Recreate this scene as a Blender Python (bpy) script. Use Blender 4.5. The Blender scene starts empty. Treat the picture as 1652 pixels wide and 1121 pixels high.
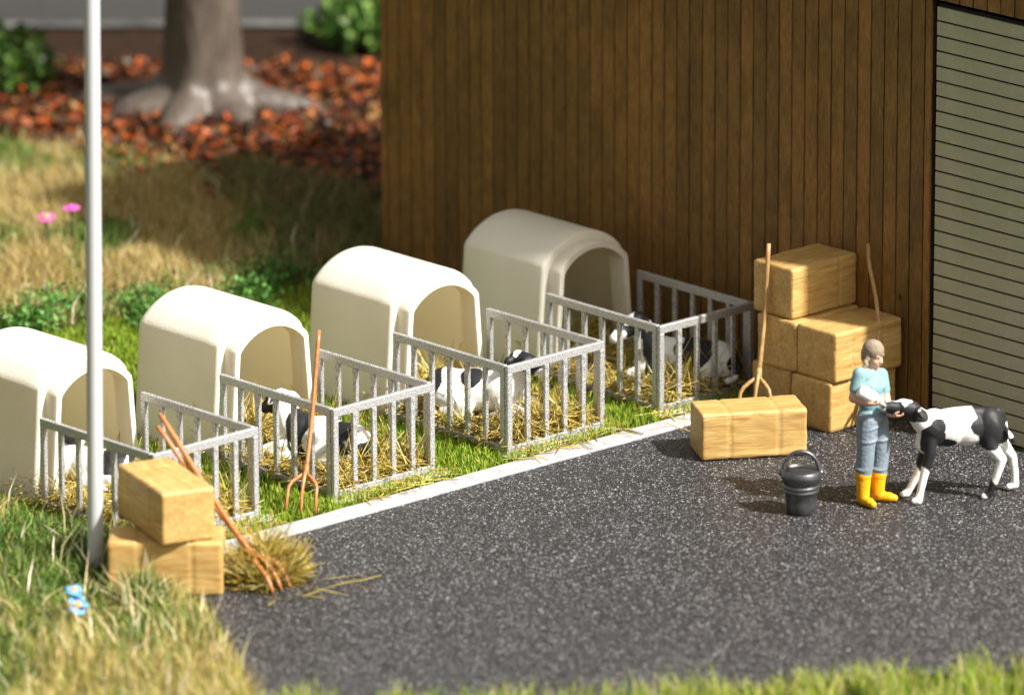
import bpy, bmesh, math, random
import numpy as np
from mathutils import Vector, Matrix, noise, Euler

random.seed(7)
rng = np.random.default_rng(11)
R = math.radians
scene = bpy.context.scene
COL = scene.collection

# ------------------------------------------------------------------ camera
CAM_LOC = Vector((53.763, -49.810, 22.358))
YAW, PITCH, ROLL = R(47.153), R(16.137), R(-0.166)
fwd = Vector((-math.sin(YAW) * math.cos(PITCH), math.cos(YAW) * math.cos(PITCH), -math.sin(PITCH)))
rgt0 = Vector((math.cos(YAW), math.sin(YAW), 0))
up0 = rgt0.cross(fwd)
rgt = math.cos(ROLL) * rgt0 + math.sin(ROLL) * up0
upv = -math.sin(ROLL) * rgt0 + math.cos(ROLL) * up0
cam = bpy.data.cameras.new("camera")
cam.sensor_width = 36.0
cam.sensor_fit = 'HORIZONTAL'
cam.lens = 12202.66 / 1652 * 36
cam.clip_start = 1.0
cam.clip_end = 800.0
cam.dof.use_dof = True
cam.dof.focus_distance = 76.3
cam.dof.aperture_fstop = 0.43
camo = bpy.data.objects.new("camera", cam)
COL.objects.link(camo)
m3 = Matrix((rgt, upv, -fwd)).transposed()
camo.matrix_world = Matrix.Translation(CAM_LOC) @ m3.to_4x4()
scene.camera = camo

# ------------------------------------------------------------------ sky, sun, exposure
SUN_AZ, SUN_EL = R(17.0), R(46.0)      # azimuth from +X towards +Y
world = bpy.data.worlds.new("World")
scene.world = world
world.use_nodes = True
wn = world.node_tree
bg = wn.nodes['Background']
sky = wn.nodes.new('ShaderNodeTexSky')
sky.sky_type = 'NISHITA'
sky.sun_disc = False
sky.sun_elevation = SUN_EL
sky.sun_rotation = math.pi / 2 - SUN_AZ
sky.air_density = 1.0
sky.dust_density = 4.0
hs = wn.nodes.new('ShaderNodeHueSaturation')
hs.inputs['Saturation'].default_value = 0.22
tint = wn.nodes.new('ShaderNodeMixRGB')
tint.blend_type = 'MULTIPLY'
tint.inputs[0].default_value = 1.0
tint.inputs[2].default_value = (1.0, 0.945, 0.82, 1)
wn.links.new(sky.outputs[0], hs.inputs['Color'])
wn.links.new(hs.outputs[0], tint.inputs[1])
wn.links.new(tint.outputs[0], bg.inputs['Color'])
bg.inputs['Strength'].default_value = 0.080
sun = bpy.data.lights.new("sun", 'SUN')
sun.energy = 5.0
sun.angle = R(2.2)
sun.color = (1.0, 0.965, 0.905)
suno = bpy.data.objects.new("sun", sun)
COL.objects.link(suno)
sd = Vector((math.cos(SUN_EL) * math.cos(SUN_AZ), math.cos(SUN_EL) * math.sin(SUN_AZ), math.sin(SUN_EL)))
suno.rotation_euler = (-sd).to_track_quat('-Z', 'Y').to_euler()
suno.location = (20, 5, 20)

vs = scene.view_settings
vs.view_transform = 'Standard'
vs.look = 'None'
vs.exposure = 0.9
vs.gamma = 1.0
vs.use_curve_mapping = False
scene.render.engine = 'CYCLES'
scene.cycles.use_denoising = True
scene.cycles.max_bounces = 6
scene.cycles.diffuse_bounces = 4
scene.cycles.glossy_bounces = 3
scene.cycles.transmission_bounces = 4
scene.cycles.caustics_reflective = False
scene.cycles.caustics_refractive = False
scene.cycles.sample_clamp_indirect = 6.0


# ------------------------------------------------------------------ materials
def mat(name, color=(.5, .5, .5), rough=.6, metal=0.0, spec=0.5):
    m = bpy.data.materials.new(name)
    m.use_nodes = True
    b = m.node_tree.nodes['Principled BSDF']
    b.inputs['Base Color'].default_value = (*color, 1)
    b.inputs['Roughness'].default_value = rough
    b.inputs['Metallic'].default_value = metal
    b.inputs['Specular IOR Level'].default_value = spec
    return m


class NT:
    """short hands for node trees"""
    def __init__(self, m):
        self.t = m.node_tree
        self.b = self.t.nodes['Principled BSDF']

    def n(self, typ, **kw):
        x = self.t.nodes.new('ShaderNode' + typ)
        for k, v in kw.items():
            setattr(x, k, v)
        return x

    def l(self, a, b):
        self.t.links.new(a, b)

    def coord(self, scale=(1, 1, 1), kind='Object', loc=None):
        tc = self.n('TexCoord')
        mp = self.n('Mapping')
        mp.inputs['Scale'].default_value = scale
        self.l(tc.outputs[kind], mp.inputs['Vector'])
        if loc is not None:
            self.l(loc, mp.inputs['Location'])
        return mp.outputs[0]

    def noise(self, vec, scale, detail=4, rough=.55, dist=0):
        x = self.n('TexNoise')
        x.inputs['Scale'].default_value = scale
        x.inputs['Detail'].default_value = detail
        x.inputs['Roughness'].default_value = rough
        x.inputs['Distortion'].default_value = dist
        if vec is not None:
            self.l(vec, x.inputs['Vector'])
        return x.outputs['Fac']

    def voro(self, vec, scale, out='Distance', feature='F1'):
        x = self.n('TexVoronoi', feature=feature)
        x.inputs['Scale'].default_value = scale
        if vec is not None:
            self.l(vec, x.inputs['Vector'])
        return x.outputs[out]

    def ramp(self, fac, stops):
        x = self.n('ValToRGB')
        e = x.color_ramp.elements
        while len(e) < len(stops):
            e.new(.5)
        for i, (p, c) in enumerate(stops):
            e[i].position = p
            e[i].color = (*c, 1) if len(c) == 3 else c
        self.l(fac, x.inputs[0])
        return x.outputs[0]

    def mix(self, a, b, fac, blend='MIX'):
        x = self.n('MixRGB', blend_type=blend)
        for s, v in ((0, fac), (1, a), (2, b)):
            if isinstance(v, (int, float)):
                x.inputs[s].default_value = v
            elif isinstance(v, tuple):
                x.inputs[s].default_value = (*v, 1)
            else:
                self.l(v, x.inputs[s])
        return x.outputs[0]

    def bump(self, h, strength=.3, dist=.01):
        x = self.n('Bump')
        x.inputs['Strength'].default_value = strength
        x.inputs['Distance'].default_value = dist
        self.l(h, x.inputs['Height'])
        self.l(x.outputs[0], self.b.inputs['Normal'])

    def base(self, c):
        self.l(c, self.b.inputs['Base Color'])

    def rand(self):
        return self.n('ObjectInfo').outputs['Random']


def blade_mat(name, rough=.55, trans=.25, spec=.3):
    m = mat(name, rough=rough, spec=spec)
    N = NT(m)
    a = N.n('VertexColor', layer_name='Col')
    N.base(a.outputs[0])
    tr = N.n('BsdfTranslucent')
    N.l(a.outputs[0], tr.inputs[0])
    ms = N.n('MixShader')
    ms.inputs[0].default_value = trans
    out = N.t.nodes['Material Output']
    N.l(N.b.outputs[0], ms.inputs[1])
    N.l(tr.outputs[0], ms.inputs[2])
    N.l(ms.outputs[0], out.inputs['Surface'])
    return m


M = {}
M['blade'] = blade_mat('grass_blades')
M['straw'] = blade_mat('straw_stalks', rough=.45, trans=.15, spec=.45)
M['leaf'] = blade_mat('leaves', rough=.5, trans=.15)

# soil and turf mat under the grass
m = mat('turf', rough=.95, spec=.1); N = NT(m)
v = N.coord()
c1 = N.ramp(N.noise(v, 1.3, 6), [(.3, (.035, .045, .010)), (.55, (.075, .085, .018)), (.75, (.10, .09, .03))])
c2 = N.ramp(N.noise(v, 30, 3), [(.3, (.5, .5, .5)), (.7, (1, 1, 1))])
N.base(N.mix(c1, c2, 1.0, 'MULTIPLY'))
N.bump(N.noise(v, 45, 4), .8, .04)
M['turf'] = m

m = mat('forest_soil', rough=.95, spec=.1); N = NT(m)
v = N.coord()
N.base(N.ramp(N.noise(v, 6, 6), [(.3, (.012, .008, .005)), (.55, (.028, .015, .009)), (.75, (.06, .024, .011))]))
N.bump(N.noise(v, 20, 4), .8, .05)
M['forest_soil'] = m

# coarse, glittering asphalt
m = mat('asphalt', rough=.62, spec=.5); N = NT(m)
v = N.coord()
g1 = N.voro(v, 72, 'Color')
sep = N.n('SeparateColor'); N.l(g1, sep.inputs[0])
grain = N.ramp(sep.outputs[0], [(0, (.006, .006, .007)), (.6, (.018, .0175, .0178)), (.80, (.042, .041, .041)), (.92, (.11, .108, .107)), (.98, (.30, .30, .295)), (1.0, (.55, .55, .54))])
big = N.ramp(N.noise(v, .9, 5), [(.3, (.92, .90, .95)), (.7, (1.12, 1.09, 1.14))])
N.base(N.mix(grain, big, 1.0, 'MULTIPLY'))
rr = N.ramp(sep.outputs[1], [(0, (.28,) * 3), (.3, (.5,) * 3), (1, (.75,) * 3)])
N.l(rr, N.b.inputs['Roughness'])
hv = N.mix(N.voro(v, 72), N.noise(v, 90, 2), .35)
N.bump(hv, .9, .012)
M['asphalt'] = m

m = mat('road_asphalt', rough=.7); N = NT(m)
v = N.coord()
N.base(N.ramp(N.noise(v, 12, 5), [(.3, (.018, .017, .017)), (.7, (.036, .034, .033))]))  # greys lowered to stand in for light falling off towards the back
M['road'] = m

m = mat('kerb_concrete', rough=.8, spec=.3); N = NT(m)
v = N.coord()
N.base(N.ramp(N.noise(v, 9, 6), [(.3, (.29, .29, .30)), (.5, (.38, .38, .39)), (.75, (.47, .47, .47))]))
N.bump(N.noise(v, 60, 3), .35, .01)
M['kerb'] = m

m = mat('worn_strip', rough=.8, spec=.2); N = NT(m)
v = N.coord()
N.base(N.ramp(N.noise(v, 1.5, 5), [(.35, (.05, .048, .046)), (.55, (.10, .098, .095)), (.75, (.20, .197, .19))]))
M['strip'] = m

# barn planks: brown stained wood, grain along Z, every plank a little different
m = mat('stained_planks', rough=.62, spec=.35); N = NT(m)
rnd = N.rand()
cmb = N.n('CombineXYZ')
mul = N.n('Math', operation='MULTIPLY'); mul.inputs[1].default_value = 37.0
N.l(rnd, mul.inputs[0]); N.l(mul.outputs[0], cmb.inputs[0]); N.l(mul.outputs[0], cmb.inputs[2])
v = N.coord((1, 1, .055), loc=cmb.outputs[0])
v2 = N.coord((1, 1, .4), loc=cmb.outputs[0])
fine = N.noise(v, 110, 5, .6, .3)
mid = N.noise(v2, 3.2, 5, .6, .5)
c1 = N.ramp(fine, [(.30, (.095, .045, .010)), (.50, (.225, .118, .030)), (.72, (.36, .20, .058))])
c2 = N.ramp(mid, [(.28, (.55, .55, .53)), (.50, (.88, .88, .86)), (.72, (1.12, 1.10, 1.05))])
c3 = N.ramp(rnd, [(0, (.80, .80, .80)), (.5, (1.0, .98, .95)), (1, (1.18, 1.12, 1.05))])
kn = N.ramp(N.voro(N.coord((1, 1, .6), loc=cmb.outputs[0]), 1.1), [(.0, (.10, .09, .08)), (.022, (.22, .2, .18)), (.04, (1, 1, 1))])
col = N.mix(N.mix(N.mix(c1, c2, 1, 'MULTIPLY'), c3, 1, 'MULTIPLY'), kn, 1, 'MULTIPLY')
N.base(col)
N.bump(fine, .35, .008)
M['plank'] = m
M['seam'] = mat('dark_backing', (.010, .006, .004), .9)

m = mat('door_paint', rough=.55, spec=.35); N = NT(m)
rnd = N.rand()
v = N.coord((1, 1, 1))
n1 = N.noise(v, 2.5, 6, .65)
n2 = N.noise(v, 70, 4, .6)
c1 = N.ramp(n1, [(.3, (.34, .345, .235)), (.55, (.42, .42, .295)), (.75, (.49, .48, .35))])
c2 = N.ramp(n2, [(.28, (.45, .45, .42)), (.40, (.95, .95, .95)), (.7, (1.05, 1.05, 1.05))])
N.base(N.mix(c1, c2, 1, 'MULTIPLY'))
N.bump(n2, .2, .004)
M['door'] = m
M['roof'] = mat('roof_sheet', (.12, .05, .035), .7)

# cream plastic of the hutches
m = mat('hutch_plastic', (.80, .77, .68), .42, 0, .4); N = NT(m)
v = N.coord((1, 1, 1.6))
N.bump(N.noise(v, 36, 3, .5, .8), .36, .012)
N.base(N.ramp(N.noise(v, 2.2, 4), [(.3, (.79, .765, .66)), (.7, (.83, .805, .71))]))
tr = N.n('BsdfTranslucent'); tr.inputs[0].default_value = (.86, .70, .38, 1)
ms = N.n('MixShader'); ms.inputs[0].default_value = .22
N.l(N.b.outputs[0], ms.inputs[1]); N.l(tr.outputs[0], ms.inputs[2]); N.l(ms.outputs[0], N.t.nodes['Material Output'].inputs['Surface'])
M['hutch'] = m

# zinc-like silver paint with a coarse glitter
m = mat('galvanised', (.4, .4, .4), .45, .55, .5); N = NT(m)
v = N.coord()
s1 = N.noise(v, 75, 2, .7)
N.base(N.ramp(s1, [(.33, (.17, .17, .17)), (.5, (.47, .47, .475)), (.66, (.85, .85, .86))]))
N.bump(s1, .45, .008)
M['zinc'] = m
M['plate'] = mat('pale_plate', (.62, .62, .60), .35)

# pressed bales: yellow fibrous
m = mat('bale', rough=.5, spec=.45); N = NT(m)
rnd = N.rand()
cmb = N.n('CombineXYZ')
mul = N.n('Math', operation='MULTIPLY'); mul.inputs[1].default_value = 23.0
N.l(rnd, mul.inputs[0]); N.l(mul.outputs[0], cmb.inputs[1])
v = N.coord((.09, 1, 1), loc=cmb.outputs[0])
v3 = N.coord((1, 1, 1), loc=cmb.outputs[0])
f1 = N.noise(v, 34, 6, .62, .8)
f2 = N.noise(v, 7, 4, .6, .5)
c1 = N.ramp(f1, [(.28, (.33, .150, .036)), (.40, (.46, .275, .085)), (.58, (.54, .365, .135)), (.78, (.62, .46, .20))])
c2 = N.ramp(f2, [(.3, (.80, .76, .70)), (.6, (1, 1, 1)), (.8, (1.06, 1.05, 1.0))])
spk = N.ramp(N.noise(v3, 60, 2), [(.25, (.70, .58, .45)), (.33, (1, 1, 1))])
N.base(N.mix(N.mix(c1, c2, 1, 'MULTIPLY'), spk, 1, 'MULTIPLY'))
N.bump(f1, .45, .012)
M['bale'] = m

m = mat('fork_wood', rough=.38, spec=.5); N = NT(m)
v = N.coord((1, 1, .12))
N.base(N.ramp(N.noise(v, 60, 4), [(.3, (.33, .115, .035)), (.6, (.50, .20, .07)), (.8, (.60, .28, .11))]))
M['fork'] = m
m = mat('fork_wood_pale', rough=.4, spec=.5); N = NT(m)
v = N.coord((1, 1, .12))
N.base(N.ramp(N.noise(v, 60, 4), [(.3, (.28, .15, .05)), (.6, (.46, .28, .11)), (.8, (.55, .36, .16))]))
M['fork_pale'] = m

m = mat('bucket_metal', (.075, .077, .082), .36, .75, .5); N = NT(m)
v = N.coord()
N.base(N.ramp(N.noise(v, 14, 4), [(.3, (.085, .088, .095)), (.7, (.17, .172, .18))]))
N.bump(N.noise(v, 40, 3), .1, .01)
M['bucket'] = m
M['bucket_fill'] = mat('dark_feed', (.03, .03, .033), .4)

m = mat('painted_calf', rough=.55, spec=.35); N = NT(m)
a = N.n('VertexColor', layer_name='Col'); N.base(a.outputs[0])
v = N.coord()
N.bump(N.noise(v, 70, 3), .18, .006)
M['calf'] = m
m = mat('painted_skin', rough=.5, spec=.35); N = NT(m)
a = N.n('VertexColor', layer_name='Col'); N.base(a.outputs[0])
M['skin'] = m


def cloth(name, c, bumps=.25, sc=18, rough=.65):
    m = mat(name, c, rough, 0, .3)
    N = NT(m)
    v = N.coord((1, 1, 1.6))
    N.base(N.ramp(N.noise(v, 9, 4), [(.3, tuple(x * .82 for x in c)), (.7, tuple(min(1, x * 1.12) for x in c))]))
    N.bump(N.noise(v, sc, 4), bumps, .02)
    return m


M['shirt'] = cloth('blue_shirt', (.20, .345, .375))
M['jeans'] = cloth('grey_jeans', (.20, .25, .295), .45)
M['boot'] = cloth('yellow_rubber', (.80, .40, .01), .3, 30, .45)
M['hair'] = cloth('ash_hair', (.27, .215, .155), .6, 60, .5)
M['bottle'] = mat('white_bottle', (.82, .82, .82), .3)
M['teat'] = mat('teat', (.62, .55, .48), .35)
M['pole'] = mat('white_pole', (.50, .51, .53), .30, 0, .5)
M['stem'] = mat('flower_stem', (.02, .065, .02), .6)
M['pink'] = mat('pink_petals', (.62, .10, .42), .5)
M['blue'] = mat('blue_petals', (.12, .38, .78), .5)
M['orange'] = mat('flower_centre', (.85, .33, .08), .5)

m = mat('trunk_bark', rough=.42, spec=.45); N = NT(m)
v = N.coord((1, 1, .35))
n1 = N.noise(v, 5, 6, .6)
N.base(N.ramp(n1, [(.3, (.055, .042, .033)), (.55, (.095, .075, .060)), (.75, (.135, .108, .088))]))  # bark tones lowered in place of the dimmer light around the tree
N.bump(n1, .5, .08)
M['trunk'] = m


# ------------------------------------------------------------------ object helpers
def link(o, parent=None):
    COL.objects.link(o)
    if parent is not None:
        o.parent = parent
    return o


def obj(name, mesh, material=None, parent=None, loc=(0, 0, 0), rot=(0, 0, 0)):
    o = bpy.data.objects.new(name, mesh)
    if material is not None and len(mesh.materials) == 0:
        mesh.materials.append(material)
    o.location = loc
    o.rotation_euler = rot
    return link(o, parent)


def tag(o, label, cat, group=None, kind=None):
    o['label'] = label
    o['category'] = cat
    if group:
        o['group'] = group
    if kind:
        o['kind'] = kind
    return o


def empty(name, loc=(0, 0, 0), rot=(0, 0, 0)):
    o = bpy.data.objects.new(name, None)
    o.empty_display_size = .1
    o.location = loc
    o.rotation_euler = rot
    return link(o)


def shade(mesh, smooth=True):
    mesh.polygons.foreach_set('use_smooth', [smooth] * len(mesh.polygons))


def pymesh(name, verts, faces, smooth=False):
    me = bpy.data.meshes.new(name)
    me.from_pydata([tuple(map(float, v)) for v in verts], [], [tuple(map(int, f)) for f in faces])
    me.update()
    if smooth:
        shade(me)
    return me


def box_mesh(name, sx, sy, sz, bevel=.006, seg=1, base=True):
    bm = bmesh.new()
    bmesh.ops.create_cube(bm, size=1)
    for v in bm.verts:
        v.co.x *= sx; v.co.y *= sy; v.co.z *= sz
        if base:
            v.co.z += sz / 2
    if bevel > 0:
        bmesh.ops.bevel(bm, geom=list(bm.edges), offset=bevel, segments=seg, affect='EDGES', profile=.5)
    me = bpy.data.meshes.new(name)
    bm.to_mesh(me); bm.free()
    return me


def frame_of(d):
    d = Vector(d).normalized()
    a = Vector((0, 0, 1)) if abs(d.z) < .9 else Vector((1, 0, 0))
    x = d.cross(a).normalized()
    return x, d.cross(x).normalized()


def tube_geo(pts, rad, seg=8, flat=(1, 1)):
    """closed tube through points -> verts, faces"""
    pts = [Vector(p) for p in pts]
    V, F = [], []
    x = None
    for i, p in enumerate(pts):
        d = (pts[min(i + 1, len(pts) - 1)] - pts[max(i - 1, 0)]).normalized()
        if x is None:
            x, y = frame_of(d)
        else:
            x = (x - d * x.dot(d)).normalized(); y = d.cross(x)
        r = rad[i] if hasattr(rad, '__len__') else rad
        for k in range(seg):
            a = 2 * math.pi * k / seg
            V.append(p + x * math.cos(a) * r * flat[0] + y * math.sin(a) * r * flat[1])
    n = len(pts)
    for i in range(n - 1):
        for k in range(seg):
            F.append((i * seg + k, i * seg + (k + 1) % seg, (i + 1) * seg + (k + 1) % seg, (i + 1) * seg + k))
    F.append(tuple(range(seg - 1, -1, -1)))
    F.append(tuple(range((n - 1) * seg, n * seg)))
    return V, F


def tube_mesh(name, pts, rad, seg=8, smooth=True, flat=(1, 1)):
    V, F = tube_geo(pts, rad, seg, flat)
    me = pymesh(name, V, F, smooth)
    return me


def lathe_mesh(name, prof, seg=32, smooth=True):
    V, F = [], []
    for r, z in prof:
        for k in range(seg):
            a = 2 * math.pi * k / seg
            V.append((r * math.cos(a), r * math.sin(a), z))
    for i in range(len(prof) - 1):
        for k in range(seg):
            F.append((i * seg + k, i * seg + (k + 1) % seg, (i + 1) * seg + (k + 1) % seg, (i + 1) * seg + k))
    F.append(tuple(range(seg - 1, -1, -1)))
    F.append(tuple(range((len(prof) - 1) * seg, len(prof) * seg)))
    return pymesh(name, V, F, smooth)


# ------------------------------------------------------------------ numpy blades and leaves
def np_mesh(name, verts, loops, counts, cols):
    me = bpy.data.meshes.new(name)
    nv, nl, nf = len(verts), len(loops), len(counts)
    me.vertices.add(nv)
    me.vertices.foreach_set('co', np.ascontiguousarray(verts, dtype=np.float32).ravel())
    me.loops.add(nl)
    me.loops.foreach_set('vertex_index', np.ascontiguousarray(loops, dtype=np.int32))
    me.polygons.add(nf)
    st = np.concatenate([[0], np.cumsum(counts)[:-1]]).astype(np.int32)
    me.polygons.foreach_set('loop_start', st)
    me.update(calc_edges=True)
    ca = me.color_attributes.new('Col', 'FLOAT_COLOR', 'POINT')
    rgba = np.ones((nv, 4), np.float32); rgba[:, :3] = cols
    ca.data.foreach_set('color', rgba.ravel())
    me.validate()
    return me


def pick(pal, n, jit=.15):
    pal = np.array(pal, float)
    c = pal[rng.integers(0, len(pal), n)]
    return np.clip(c * (1 + rng.normal(0, jit, (n, 1))) * (1 + rng.normal(0, jit * .3, (n, 3))), .002, .95)


def blades(name, base, h, w, lean, pal, droop=.35, dirs=None, jit=.15, elev=None):
    """base (N,3); h, w, lean arrays; 2-segment tapered bent blades"""
    n = len(base)
    a = rng.uniform(0, 2 * np.pi, n) if dirs is None else dirs
    d = np.stack([np.cos(a), np.sin(a), np.zeros(n)], 1)
    b = a + rng.uniform(-1.2, 1.2, n) + np.pi / 2
    s = np.stack([np.cos(b), np.sin(b), np.zeros(n)], 1) * (w / 2)[:, None]
    up = np.array([0, 0, 1.0])
    mid = base + d * (h * np.sin(lean) * .5)[:, None] + up * (h * np.cos(lean) * .55)[:, None]
    l2 = lean + droop * rng.uniform(.2, 1.6, n)
    tip = mid + d * (h * np.sin(l2) * .5)[:, None] + up * (h * np.cos(l2) * .5)[:, None]
    V = np.stack([base - s, base + s, mid - s * .8, mid + s * .8, tip], 1).reshape(-1, 3)
    i = np.arange(n)[:, None] * 5
    L = np.concatenate([i + 0, i + 1, i + 3, i + 2, i + 2, i + 3, i + 4], 1).ravel()
    cnt = np.tile([4, 3], n)
    cols = np.repeat(pick(pal, n, jit), 5, axis=0)
    return np_mesh(name, V, L, cnt, cols)


def stalks(name, c, ln, w, az, el, pal, jit=.2):
    """straight-ish stalks as thin 3-sided prisms centred at c"""
    n = len(c)
    d = np.stack([np.cos(az) * np.cos(el), np.sin(az) * np.cos(el), np.sin(el)], 1)
    s1 = np.stack([-np.sin(az), np.cos(az), np.zeros(n)], 1)
    s2 = np.cross(d, s1)
    rings = []
    sag = rng.normal(0, .035, n) * ln
    for t, k in ((-.5, .8), (0.0, 1), (.5, .5)):
        p = c + d * (ln * t)[:, None] + (s1 * (sag * (0 if t else 1))[:, None])
        for ang in (0, 2.1, 4.2):
            rings.append(p + (s1 * math.cos(ang) + s2 * math.sin(ang)) * (w * k / 2)[:, None])
    V = np.stack(rings, 1)
    V[:, :, 2] = np.maximum(V[:, :, 2], .008)
    V = V.reshape(-1, 3)
    i = np.arange(n)[:, None] * 9
    L = []
    for r in (0, 3):
        for k in range(3):
            k2 = (k + 1) % 3
            L += [i + r + k, i + r + k2, i + r + 3 + k2, i + r + 3 + k]
    L = np.concatenate(L, 1).ravel()
    cols = np.repeat(pick(pal, n, jit), 9, axis=0)
    return np_mesh(name, V, L, np.full(n * 6, 4), cols)


def leaflets(name, c, size, pal, flat=.5, jit=.2, long=1.5):
    """folded little leaves: two triangles pairs round a mid rib"""
    n = len(c)
    az = rng.uniform(0, 2 * np.pi, n)
    el = rng.normal(0, flat, n)
    d = np.stack([np.cos(az) * np.cos(el), np.sin(az) * np.cos(el), np.sin(el)], 1)
    rl = rng.normal(0, flat, n)
    s0 = np.stack([-np.sin(az), np.cos(az), np.zeros(n)], 1)
    u0 = np.cross(d, s0)
    s = s0 * np.cos(rl)[:, None] + u0 * np.sin(rl)[:, None]
    u = np.cross(d, s)
    L_ = (size * long / 2)[:, None]; W = (size / 2)[:, None]
    fold = W * .35
    V = np.stack([c - d * L_, c + s * W + u * fold, c + d * L_, c - s * W + u * fold], 1).reshape(-1, 3)
    i = np.arange(n)[:, None] * 4
    Lp = np.concatenate([i, i + 1, i + 2, i, i + 2, i + 3], 1).ravel()
    return np_mesh(name, V, Lp, np.full(n * 2, 3), np.repeat(pick(pal, n, jit), 4, axis=0))


def in_poly(P, poly):
    x, y = P[:, 0], P[:, 1]
    ins = np.zeros(len(P), bool)
    j = len(poly) - 1
    for i in range(len(poly)):
        xi, yi = poly[i]; xj, yj = poly[j]
        c = ((yi > y) != (yj > y)) & (x < (xj - xi) * (y - yi) / (yj - yi + 1e-12) + xi)
        ins ^= c
        j = i
    return ins


def scatter(poly, density, keep=None):
    poly = [tuple(p) for p in poly]
    xs = [p[0] for p in poly]; ys = [p[1] for p in poly]
    n = int((max(xs) - min(xs)) * (max(ys) - min(ys)) * density)
    P = np.stack([rng.uniform(min(xs), max(xs), n), rng.uniform(min(ys), max(ys), n)], 1)
    P = P[in_poly(P, poly)]
    if keep is not None:
        P = P[keep(P)]
    return P


def fnoise(P, sc, seed=0.0):
    """cheap smooth value noise as sum of sines, -1..1"""
    x, y = P[:, 0] * sc + seed * 1.7, P[:, 1] * sc - seed
    return (np.sin(x * 1.3 + 1.7 * np.sin(y * .9 + seed)) + np.sin(y * 1.7 + 1.3 * np.sin(x * 1.1)) + np.sin((x + y) * 2.3 + seed * 3)) / 3


def to3(P, z=0.0):
    return np.concatenate([P, np.full((len(P), 1), z)], 1)


# ------------------------------------------------------------------ fused organic bodies
def capsule_geo(p0, p1, r0, r1, seg=14, rings=5):
    p0, p1 = Vector(p0), Vector(p1)
    d = p1 - p0
    if d.length < 1e-6:
        d = Vector((0, 0, 1e-4))
    dn = d.normalized()
    x, y = frame_of(dn)
    V, F = [], []
    prof = []
    for i in range(rings + 1):
        a = -math.pi / 2 + (math.pi / 2) * i / rings
        prof.append((p0 + dn * (math.sin(a) * r0), max(math.cos(a) * r0, 1e-4)))
    for i in range(rings + 1):
        a = (math.pi / 2) * i / rings
        prof.append((p1 + dn * (math.sin(a) * r1), max(math.cos(a) * r1, 1e-4)))
    for c, r in prof:
        for k in range(seg):
            a = 2 * math.pi * k / seg
            V.append(c + x * math.cos(a) * r + y * math.sin(a) * r)
    n = len(prof)
    for i in range(n - 1):
        for k in range(seg):
            F.append((i * seg + k, i * seg + (k + 1) % seg, (i + 1) * seg + (k + 1) % seg, (i + 1) * seg + k))
    F.append(tuple(range(seg - 1, -1, -1)))
    F.append(tuple(range((n - 1) * seg, n * seg)))
    return V, F


def ell_geo(c, r, rot=(0, 0, 0), seg=18, rings=10):
    E = Euler(rot).to_matrix()
    c = Vector(c)
    V, F = [], []
    for i in range(rings + 1):
        a = -math.pi / 2 + math.pi * i / rings
        for k in range(seg):
            b = 2 * math.pi * k / seg
            q = Vector((max(math.cos(a), 1e-3) * math.cos(b) * r[0], max(math.cos(a), 1e-3) * math.sin(b) * r[1], math.sin(a) * r[2]))
            V.append(c + E @ q)
    for i in range(rings):
        for k in range(seg):
            F.append((i * seg + k, i * seg + (k + 1) % seg, (i + 1) * seg + (k + 1) % seg, (i + 1) * seg + k))
    F.append(tuple(range(seg - 1, -1, -1)))
    F.append(tuple(range(rings * seg, (rings + 1) * seg)))
    return V, F


def cap(p0, p1, r0, r1):
    return capsule_geo(p0, p1, r0, r1)


def chain(pts, rad):
    out = []
    for i in range(len(pts) - 1):
        out.append(cap(pts[i], pts[i + 1], rad[i], rad[i + 1]))
    return out


def fuse(name, geos, voxel=.012, smooth=4):
    V, F = [], []
    for v, f in geos:
        o = len(V)
        V += [tuple(p) for p in v]
        F += [tuple(i + o for i in q) for q in f]
    me = bpy.data.meshes.new('tmp')
    me.from_pydata(V, [], F)
    me.update()
    o = bpy.data.objects.new('tmp', me)
    COL.objects.link(o)
    r = o.modifiers.new('r', 'REMESH'); r.mode = 'VOXEL'; r.voxel_size = voxel
    s = o.modifiers.new('s', 'SMOOTH'); s.factor = .5; s.iterations = smooth
    dg = bpy.context.evaluated_depsgraph_get()
    out = bpy.data.meshes.new_from_object(o.evaluated_get(dg))
    bpy.data.objects.remove(o)
    out.name = name
    shade(out)
    return out


def paint(me, fn):
    n = len(me.vertices)
    co = np.empty(n * 3, np.float32)
    me.vertices.foreach_get('co', co)
    co = co.reshape(-1, 3)
    rgba = np.ones((n, 4), np.float32)
    rgba[:, :3] = fn(co)
    if 'Col' in me.color_attributes:
        me.color_attributes.remove(me.color_attributes['Col'])
    ca = me.color_attributes.new('Col', 'FLOAT_COLOR', 'POINT')
    ca.data.foreach_set('color', rgba.ravel())


# ================================================================== THE SETTING
def sheet(name, poly, z, material, label, cat, kind='structure'):
    me = pymesh(name, [(x, y, 0) for x, y in poly], [tuple(range(len(poly)))])
    bm = bmesh.new(); bm.from_mesh(me); bmesh.ops.triangulate(bm, faces=bm.faces, ngon_method='EAR_CLIP')
    bmesh.ops.recalc_face_normals(bm, faces=bm.faces)
    if bm.faces[:][0].normal.z < 0:
        bmesh.ops.reverse_faces(bm, faces=bm.faces)
    bm.to_mesh(me); bm.free()
    o = obj(name, me, material, loc=(0, 0, z))
    return tag(o, label, cat, kind=kind)


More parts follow.
